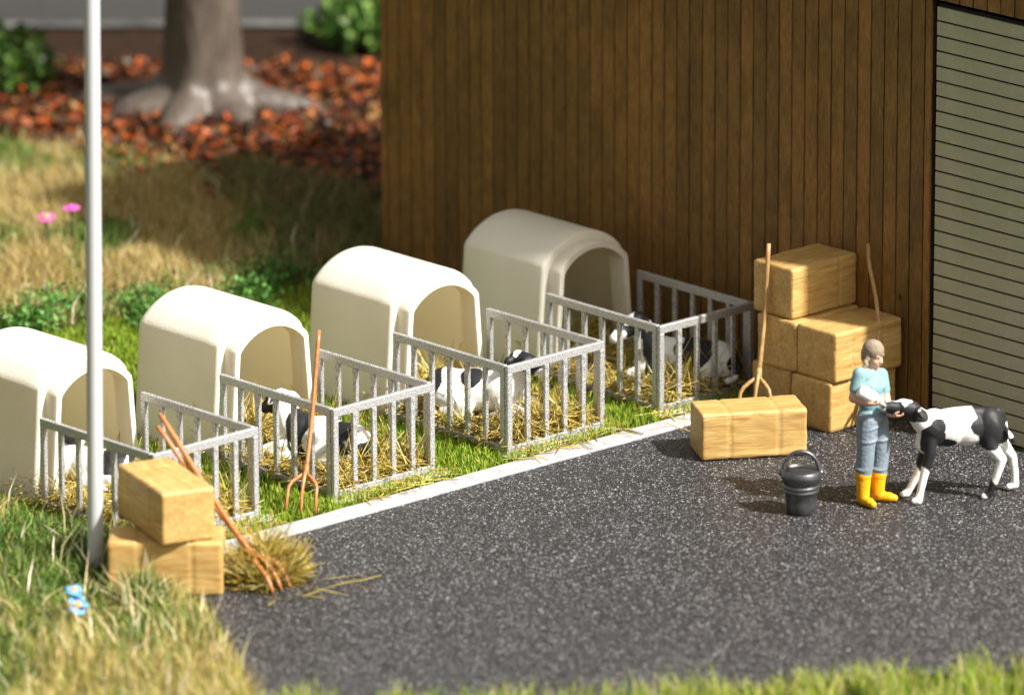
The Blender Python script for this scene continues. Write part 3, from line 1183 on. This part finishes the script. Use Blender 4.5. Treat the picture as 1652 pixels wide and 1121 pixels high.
# pen by the stacked bales: head in the hutch doorway, looking right
lying_calf('black-headed white calf lying in the doorway of the hutch by the white pole', (-1.86, -3.98, .12), R(205), (.36, .02, .50), (-.94, -.25, -.14),
           [((.24, -.03, .51), (.23, .17, .13)), ((.34, .02, .40), (.10, .13, .06)), ((-.3, 0, .3), (.12, .3, .16))], [((.04, -.06, .44), (.07, .09, .05), WHITE), ((.22, -.03, .61), (.16, .05, .04), WHITE)], 3.0, 1.05)
# pitchfork pen: lies along the pen, rump to the front
lying_calf('calf with two big black patches lying in the pitchfork pen, rump outwards', (-.92, -1.72, .12), R(196), (.46, -.10, .46), (.9, -.4, -.45),
           [((.16, 0, .3), (.12, .3, .30)), ((-.31, 0, .26), (.13, .3, .22)), ((-.50, .08, .13), (.10, .14, .16)), ((.62, -.15, .42), (.20, .18, .20)), ((.42, .1, .5), (.1, .1, .1))],
           [((-.45, .0, .35), (.08, .12, .08), WHITE)], 6.0, 1.18)
# third pen: head up, looking right
lying_calf('white calf with black head held up, lying in the middle sunlit pen', (-.98, .52, .15), R(28), (.36, -.03, .52), (.95, -.32, -.10),
           [((.46, -.06, .54), (.26, .17, .115)), ((-.40, 0, .22), (.13, .3, .2)), ((-.05, -.1, .36), (.10, .14, .10))],
           [((.66, -.15, .45), (.10, .10, .045), WHITE), ((.36, -.03, .60), (.03, .15, .05), WHITE)], 9.0, 1.18)
# barn-side pen: head towards the hutch
lying_calf('mostly black calf with white blaze lying in the shaded pen by the barn', (-.52, 2.96, .11), R(215), (.40, .05, .54), (.7, .75, -.35),
           [((-.15, 0, .26), (.20, .3, .22)), ((.25, 0, .3), (.09, .3, .28)), ((.43, .12, .54), (.17, .22, .14)), ((-.5, 0, .2), (.1, .2, .1))],
           [((.47, .16, .60), (.045, .22, .07), WHITE), ((.52, .28, .44), (.09, .09, .06), WHITE)], 12.0, 1.16)

# ================================================================== THE PERSON WITH THE BOTTLE
WO = Vector((3.608, 1.538, .008))


def w(px, py, ly):
    return Vector(((px - 1402) / S, ly, (811 - 45.3 * ly - py) / (S * .961)))


fd = Vector((math.cos(R(-38)), math.sin(R(-38)), 0))       # facing
sl = Vector((-fd.y, fd.x, 0))                               # her left
person = empty('person', WO, (0, 0, YAW))
tag(person, 'person in light blue shirt, grey jeans and yellow boots feeding the calf', 'person')
SH_R, SH_L = w(1384, 604, -.13), w(1420, 605, .13)
EL_R, EL_L = w(1374, 642, -.17), w(1428, 644, .06)
HA_R, HA_L = w(1398, 651, -.30), w(1434, 671, -.13)
HIP = w(1405, 668, .0)
KN_R, KN_L = w(1395.5, 722, -.085), w(1420.5, 720, .045)
AN_R, AN_L = w(1391.5, 790, -.07), w(1416.5, 789, .05)
HIP_R, HIP_L = HIP - sl * .075 + Vector((0, 0, -.03)), HIP + sl * .075 + Vector((0, 0, -.03))
HC = w(1406.5, 571, .0)
NECK = w(1402, 596, .0)
CH = w(1402, 622, .0)


def hand(wrist, dirn, palm, spread, s=1.0, curl=.7, thumb=1):
    """palm + four curled fingers + thumb from the side of the palm; palm = way the palm faces"""
    d = Vector(dirn).normalized(); pn = Vector(palm); pn = (pn - d * pn.dot(d)).normalized()
    sd_ = d.cross(pn).normalized()
    gg = [cap(wrist, wrist + d * .03, .026, .030)]
    for k in (-1, 0, 1):
        gg.append(cap(wrist + d * .02 + sd_ * .020 * k, wrist + d * .085 + sd_ * .025 * k, .019, .017))
    for i, (o, l) in enumerate(((-.036, .066), (-.012, .078), (.012, .074), (.035, .058))):
        a = wrist + d * .085 + sd_ * o
        b = a + (d * math.cos(curl * .5) + pn * math.sin(curl * .5)) * l * .5
        c = b + (d * math.cos(curl * 1.4) + pn * math.sin(curl * 1.4)) * l * .35
        e = c + (d * math.cos(curl * 2.2) + pn * math.sin(curl * 2.2)) * l * .3
        gg += chain([a, b, c, e], [.0115, .0105, .010, .0085])
    tb = wrist + d * .035 + sd_ * thumb * .030
    t1 = tb + (d * .55 + sd_ * thumb * .6 + pn * .55).normalized() * .045
    t2 = t1 + (d * .8 + pn * .6).normalized() * .034
    gg += chain([tb, t1, t2], [.015, .0125, .010])
    return gg


g = []
# head: cranium, face, jaw, nose, ears (tilted down towards the calf)
hq = Euler((0, R(14), math.atan2(fd.y, fd.x))).to_matrix()
hx, hy, hz_ = hq @ Vector((1, 0, 0)), hq @ Vector((0, 1, 0)), hq @ Vector((0, 0, 1))
hrot = Euler((0, R(14), math.atan2(fd.y, fd.x)))
g.append(ell_geo(HC + hz_ * .018 - hx * .012, (.112, .090, .118), hrot))
g.append(ell_geo(HC - hz_ * .045 + hx * .030, (.078, .070, .095), hrot))
g.append(cap(HC - hz_ * .10 + hx * .060, HC - hz_ * .115 + hx * .068, .034, .030))
g.append(cap(HC - hz_ * .015 + hx * .098, HC - hz_ * .046 + hx * .111, .011, .016))
g.append(cap(HC - hz_ * .085 + hx * .090 - hy * .02, HC - hz_ * .085 + hx * .090 + hy * .02, .013, .013))
g.append(cap(HC + hz_ * .015 + hx * .080 - hy * .045, HC + hz_ * .015 + hx * .080 + hy * .045, .017, .017))
for q in (-1, 1):
    g.append(ell_geo(HC + hy * q * .088 - hz_ * .02 - hx * .005, (.022, .013, .034), hrot))
    g.append(cap(HC + hy * q * .042 - hz_ * .05 + hx * .068, HC + hy * q * .035 - hz_ * .06 + hx * .07, .028, .026))
g += chain([HC - hz_ * .07 - hx * .015, NECK, CH + Vector((0, 0, .10))], [.052, .055, .09])
# trunk and limbs below the clothes
g.append(ell_geo(CH + Vector((0, 0, -.01)), (.095, .150, .15), (0, 0, math.atan2(fd.y, fd.x))))
g.append(ell_geo(HIP, (.10, .135, .13), (0, 0, math.atan2(fd.y, fd.x))))
g.append(cap(CH, HIP, .095, .10))
g += chain([SH_R, EL_R, HA_R + (EL_R - HA_R).normalized() * .03], [.056, .050, .036])
g += chain([SH_L, EL_L, HA_L + (EL_L - HA_L).normalized() * .03], [.056, .048, .034])
g += chain([CH + Vector((0, 0, .06)), SH_R], [.08, .052]) + chain([CH + Vector((0, 0, .06)), SH_L], [.08, .052])
g += chain([HIP_R, KN_R, AN_R + Vector((0, 0, .02)), AN_R - Vector((0, 0, .06))], [.07, .05, .04, .04])
g += chain([HIP_L, KN_L, AN_L + Vector((0, 0, .02)), AN_L - Vector((0, 0, .06))], [.07, .05, .04, .04])
BD = Vector((.85, .12, -.5)).normalized()
g += hand(HA_R - (HA_R - EL_R).normalized() * .02, (HA_R - EL_R).normalized() * .8 + Vector((.3, .1, .05)), (-.1, .3, .95), 1, 1.0, .95, -1)
g += hand(HA_L - (HA_L - EL_L).normalized() * .02, (.9, -.2, -.08), (0, .15, 1), 1, 1.0, .55, 1)
me = fuse('person_body', g, .0062, 3)
SKIN = np.array((.62, .36, .26)); LIP = np.array((.50, .20, .16)); EYE = np.array((.05, .035, .03))


def skin_col(co):
    out = np.tile(SKIN, (len(co), 1))
    for q in (-1, 1):
        e = np.array(HC + hy * q * .036 - hz_ * .008 + hx * .098)
        out[(((co - e) / np.array((.015, .015, .008))) ** 2).sum(1) < 1] = EYE
        e = np.array(HC + hy * q * .036 + hz_ * .020 + hx * .100)
        out[(((co - e) / np.array((.022, .022, .006))) ** 2).sum(1) < 1] = np.array((.42, .27, .18))
        e = np.array(HC + hy * q * .05 - hz_ * .05 + hx * .085)
        out[(((co - e) / np.array((.03, .03, .022))) ** 2).sum(1) < 1] = SKIN * np.array((1.02, .86, .82))
    e = np.array(HC - hz_ * .086 + hx * .100)
    out[(((co - e) / np.array((.030, .030, .009))) ** 2).sum(1) < 1] = LIP
    return out


paint(me, skin_col)
obj('body', me, M['skin'], person)
# hair: cap drawn back into a braid
g = [ell_geo(HC + hz_ * .038 - hx * .012, (.116, .101, .108), hrot), ell_geo(HC - hz_ * .01 - hx * .045, (.082, .100, .100), hrot), ell_geo(HC - hz_ * .06 - hx * .06, (.06, .075, .07), hrot)]
br = []
bp = [w(1399, 569, -.02), w(1396, 579, -.06), w(1393, 589, -.09), w(1391, 598, -.105), w(1390, 606, -.12)]
for k in range(9):
    t = k / 8 * 3.999; i = int(t); q = bp[i].lerp(bp[i + 1], t - i)
    br.append(ell_geo(q + Vector((.007 * (-1) ** k, 0, 0)), (.034 - .0016 * k, .034 - .0016 * k, .026)))
me = fuse('hair', g + br, .0075, 3)
# clear the face: keep hair behind the hairline
obj('hair', me, M['hair'], person)
# shirt with short sleeves
yawb = math.atan2(fd.y, fd.x)
g = [ell_geo(CH + Vector((0, 0, .0)) + fd * .01, (.120, .172, .165), (0, 0, yawb)), ell_geo(w(1403.5, 645, 0), (.118, .150, .17), (0, 0, yawb)), ell_geo(w(1405, 664, 0), (.122, .158, .075), (0, 0, yawb))]
for q in (-1, 1):
    g.append(ell_geo(CH + fd * .085 + sl * q * .065 + Vector((0, 0, .0)), (.055, .065, .06), (0, 0, yawb)))
g += chain([CH + Vector((0, 0, .085)), SH_R], [.095, .070]) + chain([CH + Vector((0, 0, .085)), SH_L], [.095, .070])
g += [cap(SH_R, SH_R.lerp(EL_R, .62), .074, .068), cap(SH_L, SH_L.lerp(EL_L, .62), .072, .064)]
obj('shirt', fuse('shirt', g, .009, 4), M['shirt'], person)
# trousers
g = [ell_geo(HIP + Vector((0, 0, -.015)), (.135, .172, .125), (0, 0, yawb))]
for h_, k_, a_ in ((HIP_R, KN_R, AN_R), (HIP_L, KN_L, AN_L)):
    g += chain([h_, h_.lerp(k_, .5), k_, k_.lerp(a_, .35), a_ + Vector((0, 0, .12))], [.112, .108, .092, .090, .080])
    for t in (.3, .7):
        g.append(ell_geo(h_.lerp(k_, t) + fd * .012, (.113 - .012 * t, .115 - .012 * t, .03), (R(8), R(6 * (-1) ** int(t * 4)), yawb)))
    g.append(ell_geo(a_ + Vector((0, 0, .222)), (.100, .100, .042), (0, R(6), yawb)))
obj('trousers', fuse('trousers', g, .009, 3), M['jeans'], person)
# rubber boots
for a_, td in ((AN_R, Vector((.55, -.83, 0))), (AN_L, Vector((.97, -.25, 0)))):
    td.normalize()
    top = a_ + Vector((0, 0, .155)); an = Vector((a_.x, a_.y, .085))
    g = chain([top, Vector((a_.x, a_.y, .16)), an], [.084, .072, .066])
    g += [cap(an - td * .03 + Vector((0, 0, -.035)), an + td * .12 + Vector((0, 0, -.04)), .052, .050), cap(an + td * .10 + Vector((0, 0, -.042)), an + td * .165 + Vector((0, 0, -.046)), .050, .040),
          cap(top + Vector((0, 0, -.005)), top + Vector((0, 0, .008)), .088, .088)]
    me = fuse('boot', g, .0085, 3)
    for v_ in me.vertices:
        v_.co.z = max(v_.co.z, .004)
    obj('boot', me, M['boot'], person)
# feeding bottle in the hand
bo = empty('feeding_bottle', WO, (0, 0, YAW))
tag(bo, 'white feeding bottle held to the calf by the person', 'bottle')
B0, B1 = w(1381, 629, -.285), w(1414, 646.5, -.265)
ax = (B1 - B0).normalized()
TE = w(1424, 655, -.20)
pts = [B0, B0 + ax * .012, B0 + ax * .03, B0 + (B1 - B0) * .70, B0 + (B1 - B0) * .88, B1]
obj('flask', tube_mesh('flask', pts, [.055, .066, .069, .066, .048, .034], 18), M['bottle'], bo)
obj('collar', tube_mesh('collar', [B1 - ax * .004, B1 + ax * .026], [.038, .038], 16), M['teat'], bo)
obj('teat', tube_mesh('teat', [B1 + ax * .02, B1.lerp(TE, .5), TE], [.030, .021, .015], 12), M['bottle'], bo)

# ================================================================== POLE, TREE, FLOWERS
po = obj('pole', lathe_mesh('pole', [(.076, -.05), (.078, .0), (.078, .03), (.076, 3.5), (.074, 9.0), (.07, 9.04), (.03, 9.06)], 28), M['pole'], None, (.10, -5.52, 0), (-.0118 * .733, .0118 * .68, 0))
tag(po, 'tall plain white pole standing in the grass beside the bales', 'pole')

tree = empty('tree', (-12.75, 6.88, 0))
tag(tree, 'big grey-brown tree trunk with spreading roots among fallen leaves', 'tree')
seg, zs = 72, [(-.05, 1.05), (.0, 1.02), (.06, .97), (.13, .90), (.20, .78), (.26, .62), (.31, .40), (.36, .20), (.43, .09), (.55, .03), (.9, .01), (1.5, 0), (2.4, 0), (3.6, 0), (5.0, 0)]
roots = [(R(-115), .62, .36), (R(-60), .75, .30), (R(-8), .60, .30), (R(42), .95, .26), (R(100), .6, .3), (R(165), .8, .28), (R(212), 1.15, .24), (R(240), .6, .18)]
V, F = [], []
for z, fl in zs:
    for k in range(seg):
        a = 2 * math.pi * k / seg
        base_r = .47 - .018 * z + .03 * noise.noise(Vector((math.cos(a) * 1.5, math.sin(a) * 1.5, z * .9)))
        ext = 0
        for ra, rl, wd in roots:
            da_ = (a - ra + math.pi) % (2 * math.pi) - math.pi
            ext = max(ext, rl * math.exp(-(da_ / wd) ** 2))
        r_ = base_r + fl * (.12 + ext) * (1 + .08 * noise.noise(Vector((math.cos(a) * 4, math.sin(a) * 4, 7))))
        V.append((r_ * math.cos(a), r_ * math.sin(a), z))
for i in range(len(zs) - 1):
    for k in range(seg):
        F.append((i * seg + k, i * seg + (k + 1) % seg, (i + 1) * seg + (k + 1) % seg, (i + 1) * seg + k))
F.append(tuple(range((len(zs) - 1) * seg, len(zs) * seg)))
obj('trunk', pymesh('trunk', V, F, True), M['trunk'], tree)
tips = []
for k in range(8):
    a = k * 2.4 + .3
    p0 = Vector((0, 0, 4.3 + .08 * k))
    p1 = p0 + Vector((math.cos(a) * .9, math.sin(a) * .9, 1.0)); p2 = p1 + Vector((math.cos(a + .3) * 1.3, math.sin(a + .3) * 1.3, 1.2 + .15 * k))
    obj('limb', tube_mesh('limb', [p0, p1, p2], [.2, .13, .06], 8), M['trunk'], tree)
    tips += [p1.lerp(p2, .5), p2]
cl = np.concatenate([np.array(t) + rng.normal(0, .62, (260, 3)) for t in tips])
obj('crown', leaflets('crown', cl, rng.uniform(.10, .2, len(cl)), [(.25, .08, .02), (.32, .14, .03), (.12, .10, .03)], 1.0), M['leaf'], tree)


def flower(name, label, loc, h, petal_mat, npet, pr, pw, tilt, centre_mat, lean=(0, 0), stems=1):
    f = empty(name, loc)
    tag(f, label, 'flower', 'small meadow flowers')
    for k in range(stems):
        off = Vector((lean[0], lean[1], 0)) * (1 if k == 0 else -.4)
        top = Vector((0, 0, h))
        obj('stem', tube_mesh('stem', [off, off * .35 + Vector((0, 0, h * .5)), top], [.018, .015, .013], 6), M['stem'], f)
    for s in (-1, 1):
        q = Vector((s * .02, s * .015, h * .45))
        obj('leaf', tube_mesh('leaf', [q, q + Vector((s * .05, s * .02, .05)), q + Vector((s * .10, s * .05, .07))], [.006, .022, .004], 6, flat=(1, .3)), M['stem'], f)
    E_ = Euler(tilt).to_matrix()
    for k in range(npet):
        a = 2 * math.pi * k / npet
        d = Vector((math.cos(a), math.sin(a), .12)); 
        pts = [E_ @ (d * t) + Vector((0, 0, h)) for t in (.01, pr * .45, pr * .8, pr)]
        obj('petal', tube_mesh('petal', pts, [pw * .4, pw, pw * .95, pw * .35], 8, flat=(1, .25)), petal_mat, f)
    me = bpy.data.meshes.new('centre')
    v_, f_ = ell_geo(E_ @ Vector((0, 0, .02)) + Vector((0, 0, h)), (pr * .42, pr * .42, pr * .25), tilt)
    obj('centre', pymesh('centre', v_, f_, True), centre_mat, f)
    return f


camdir = (R(38), 0, YAW)
flower('pink_flower', 'pink flower nearer the left edge in the dry grass', (-9.05, 1.42, .12), .34, M['pink'], 10, .105, .026, (R(18), 0, YAW), M['orange'], (.02, .0))
flower('pink_flower', 'pink flower closest to the white pole in the dry grass', (-9.05, 1.78, .12), .38, M['pink'], 10, .105, .026, (R(4), 0, YAW), M['pink'], (.05, -.03))
flower('blue_flower', 'blue flower with orange centre facing out of the foreground grass', (1.46, -6.87, .0), 0.31, M['blue'], 5, .100, .060, (R(62), 0, YAW), M['orange'], (-.10, -.11), 2)
flower('blue_flower', 'upper blue flower just behind the blue one in foreground grass', (1.36, -6.83, .0), 0.42, M['blue'], 5, .080, .050, (R(20), 0, YAW), M['orange'], (.02, -.02))

# ================================================================== GRASS, WEEDS, LEAVES
def clear(P):
    ok = np.ones(len(P), bool)
    for px, py, *_ in PENS:
        ok &= ~((P[:, 0] > px - 3.2) & (P[:, 0] < px + .02) & (P[:, 1] > py - .005) & (P[:, 1] < py + PENW + .005))
    # bales and pole
    for cx, cy, ang, L, W in ((.906, -5.305, R(47), 1.12, .58),):
        dx, dy = P[:, 0] - cx, P[:, 1] - cy
        a = dx * math.cos(ang) + dy * math.sin(ang); b = -dx * math.sin(ang) + dy * math.cos(ang)
        ok &= ~((np.abs(a) < L / 2) & (np.abs(b) < W / 2))
    ok &= ~((P[:, 1] > 3.83) & (P[:, 0] > -6.25))
    return ok


lawn_pal = [(.21, .33, .025), (.30, .40, .030), (.14, .25, .018), (.38, .42, .05), (.18, .28, .025)]
LAWN = [(-5.7, -5.0), (.215, -4.7), (.215, 3.82), (-6.0, 3.82), (-6.3, 2.4), (-6.6, .5), (-6.6, -2)]
P = scatter(LAWN, 1500, clear)
n = len(P)
o = obj('grass', blades('lawn_blades', to3(P), rng.uniform(.05, .12, n), rng.uniform(.010, .017, n), np.abs(rng.normal(0, .35, n)), lawn_pal), M['blade'])
tag(o, 'short bright green lawn grass around the hutches and pens', 'grass', kind='stuff')

dry_pal = [(.50, .36, .13), (.42, .30, .10), (.58, .44, .20), (.36, .29, .09), (.30, .27, .07), (.62, .50, .27)]
green_pal = [(.07, .16, .02), (.10, .21, .03), (.16, .26, .04), (.05, .11, .02), (.20, .28, .06)]
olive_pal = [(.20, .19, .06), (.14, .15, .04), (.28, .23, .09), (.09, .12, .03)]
DRY = [(-7.5, -1.2), (-6.4, .6), (-6.4, 2.3), (-8.0, 4.0), (-10.2, 4.9), (-12.6, 4.8), (-13.6, 3.4), (-10.6, -.4), (-9, -2)]
P = scatter(DRY, 1500)
nz = fnoise(P, 1.1, 2.0)
P = P[nz + rng.normal(0, .3, len(P)) > -.25]
n = len(P)
hh = (.26 + .14 * fnoise(P, 1.6, 5.0)) * rng.uniform(.55, 1.25, n)
o = obj('grass', blades('dry_blades', to3(P), hh, rng.uniform(.009, .016, n), np.abs(rng.normal(.10, .28, n)), dry_pal, .5), M['blade'])
tag(o, 'tall dry tan grass behind the hutches around the pink flowers', 'grass', kind='stuff')
# green tussocks inside and in front of the dry grass
P = scatter(DRY, 500, lambda Q: fnoise(Q, 1.1, 2.0) < -.28)
P2 = scatter([(-8.6, -1.4), (-7.5, -1.9), (-5.9, .4), (-5.6, 2.3), (-6.3, 3.0), (-7.0, 2.6), (-6.9, .8)], 1100, lambda Q: fnoise(Q, 1.7, 8.0) + rng.normal(0, .25, len(Q)) > .05)
P = np.concatenate([P, P2]); n = len(P)
o = obj('weeds', blades('weed_blades', to3(P), rng.uniform(.10, .30, n), rng.uniform(.014, .028, n), np.abs(rng.normal(.3, .4, n)), green_pal, .8), M['blade'])
tag(o, 'lush green weeds between the lawn and the dry grass', 'weeds', kind='stuff')
c = to3(P2) + np.stack([rng.normal(0, .05, len(P2)), rng.normal(0, .05, len(P2)), rng.uniform(.02, .26, len(P2))], 1)
o = obj('weeds', leaflets('weed_leaves', np.concatenate([c, c + rng.normal(0, .05, c.shape)]), rng.uniform(.025, .055, len(c) * 2), [(.06, .19, .03), (.10, .25, .05), (.15, .30, .06), (.04, .12, .02)], .8), M['leaf'])
tag(o, 'small bright green leaves of low weeds behind the hutches', 'weeds', kind='stuff')
# shaded grass beside the barn corner
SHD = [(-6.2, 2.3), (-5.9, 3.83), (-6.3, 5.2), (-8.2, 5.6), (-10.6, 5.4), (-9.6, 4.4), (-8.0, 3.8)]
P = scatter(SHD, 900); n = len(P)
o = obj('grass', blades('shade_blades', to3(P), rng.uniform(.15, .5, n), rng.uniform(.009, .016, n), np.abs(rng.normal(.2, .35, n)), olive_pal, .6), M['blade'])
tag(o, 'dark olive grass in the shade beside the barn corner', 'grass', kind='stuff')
# long pale single stems
P = np.concatenate([scatter(DRY, 5), scatter(SHD, 6), scatter([(-6.9, -.6), (-6.2, 2.2), (-7.2, 2.4), (-7.8, -.3)], 22)]); n = len(P)
o = obj('grass', blades('pale_stems', to3(P), rng.uniform(.3, .6, n), rng.uniform(.010, .016, n), np.abs(rng.normal(.5, .4, n)), [(.62, .52, .30), (.5, .42, .2), (.75, .68, .5)], .5), M['blade'])
tag(o, 'long pale dry stems sticking out of the grass', 'grass', kind='stuff')

# foreground, left
FG = [(-4.0, -5.4), (-2.2, -4.85), (-.3, -4.72), (.4, -4.72), (.95, -5.1), (1.3, -5.52), (1.85, -5.62), (3.0, -6.3), (4.45, -7.25), (4.4, -9.2), (2, -10.5), (-2, -8.5)]
P = scatter(FG, 1500, clear)
dens = fnoise(P, 1.5, 3.0)
n = len(P)
isdry = dens + rng.normal(0, .35, n) + np.clip((P[:, 0] - 1.6) * .35, -.5, .6) > .15
hs_ = (.20 + .08 * fnoise(P, 2.2, 1.0)) * rng.uniform(.5, 1.5, n)
near_bale = (np.abs(P[:, 0] - 1.2) < .7) & (np.abs(P[:, 1] + 5.9) < .55)
hs_ = np.where(near_bale, hs_ * .75, hs_)
Pd, hd_ = P[isdry], hs_[isdry] * 1.25
o = obj('grass', blades('fore_dry', to3(Pd), hd_, rng.uniform(.009, .017, len(Pd)), np.abs(rng.normal(.2, .35, len(Pd))), dry_pal + [(.42, .40, .10), (.36, .36, .08), (.30, .32, .06)], .6), M['blade'])
tag(o, 'tan dry grass in the near corner in front of the bales', 'grass', kind='stuff')
Pg, hg_ = P[~isdry], hs_[~isdry]
o = obj('grass', blades('fore_green', to3(Pg), hg_, rng.uniform(.012, .022, len(Pg)), np.abs(rng.normal(.25, .4, len(Pg))), green_pal + [(.30, .30, .08)], .7), M['blade'])
tag(o, 'green grass in the near corner around the blue flowers', 'grass', kind='stuff')
P = np.concatenate([scatter(FG, 26, clear), rng.normal((1.28, -5.93), (.10, .08), (60, 2))]); n = len(P)
o = obj('grass', blades('fore_stems', to3(P), rng.uniform(.3, .62, n), rng.uniform(.012, .022, n), np.abs(rng.normal(.55, .4, n)), [(.62, .50, .26), (.55, .5, .25), (.72, .66, .48)], .4), M['blade'])
tag(o, 'pale bent dry stems in the near corner grass', 'grass', kind='stuff')
P = rng.normal((1.22, -5.88), (.10, .07), (260, 2)); n = len(P)
o = obj('grass', blades('tuft', to3(P), rng.uniform(.2, .5, n), rng.uniform(.012, .022, n), np.abs(rng.normal(.12, .22, n)), green_pal + [(.3, .3, .08)], .5), M['blade'])
tag(o, 'green grass tuft growing up against the lower bale by the pole', 'grass', kind='stuff')
# strip along the near edge of the asphalt
EDGE = [(4.1, -7.0), (5.95, -5.0), (8.15, -1.3), (9.8, 1.5), (11.6, .6), (9.6, -2.6), (7.2, -6.3), (4.9, -8.6)]
P = scatter(EDGE, 800, lambda Q: fnoise(Q, 2.6, 7.0) > -.55); n = len(P)
o = obj('grass', blades('edge_blades', to3(P), rng.uniform(.10, .30, n) * (1 + .4 * fnoise(P, 2.2, 4.)), rng.uniform(.010, .018, n), np.abs(rng.normal(.12, .3, n)), lawn_pal + [(.45, .40, .13), (.38, .36, .09), (.5, .45, .2)], .5), M['blade'])
tag(o, 'yellow-green grass along the near edge of the asphalt', 'grass', kind='stuff')

# fallen leaves under the tree, palette darkened to stand in for weaker light
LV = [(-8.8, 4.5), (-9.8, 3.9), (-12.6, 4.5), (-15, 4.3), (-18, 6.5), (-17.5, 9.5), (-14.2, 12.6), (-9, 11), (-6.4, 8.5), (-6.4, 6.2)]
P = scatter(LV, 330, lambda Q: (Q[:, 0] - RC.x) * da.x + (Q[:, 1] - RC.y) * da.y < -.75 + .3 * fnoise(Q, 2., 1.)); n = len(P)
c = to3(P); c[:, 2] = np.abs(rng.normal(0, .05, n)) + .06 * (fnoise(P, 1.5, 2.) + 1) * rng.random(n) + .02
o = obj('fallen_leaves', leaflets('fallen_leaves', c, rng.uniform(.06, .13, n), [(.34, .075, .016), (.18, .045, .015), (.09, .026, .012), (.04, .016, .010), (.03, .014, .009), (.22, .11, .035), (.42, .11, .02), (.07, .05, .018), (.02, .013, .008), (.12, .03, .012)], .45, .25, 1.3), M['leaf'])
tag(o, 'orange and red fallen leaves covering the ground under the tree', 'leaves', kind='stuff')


def bush(label, loc, rad, n, hgt):
    b = empty('bush', loc)
    tag(b, label, 'bush', 'green bushes by the road')
    for k in range(5):
        a = k * 1.3
        obj('stem', tube_mesh('stem', [(0, 0, 0), (math.cos(a) * rad * .3, math.sin(a) * rad * .3, hgt * .4), (math.cos(a) * rad * .6, math.sin(a) * rad * .6, hgt * .75)], [.03, .02, .01], 5), M['stem'], b)
    q = rng.normal(0, 1, (n, 3)); q /= np.linalg.norm(q, axis=1)[:, None]
    q *= (rng.random(n) ** .4)[:, None] * np.array([rad, rad, hgt * .55])
    q *= (1 + .25 * fnoise(q[:, :2], 6 / rad, 3.0))[:, None]
    q[:, 2] = np.maximum(q[:, 2] + hgt * .5, .03)
    obj('foliage', leaflets('foliage', q, rng.uniform(.06, .13, n), [(.06, .14, .02), (.10, .20, .03), (.03, .08, .015), (.16, .24, .05)], 1.0), M['leaf'], b)
    return b


bush('rounded green bush at the left picture edge beside the road', (-15.3, 5.75, 0), .75, 1800, .75)
bush('low green bush beside the road next to the barn corner', (-13.9, 10.6, 0), .75, 1800, .6)
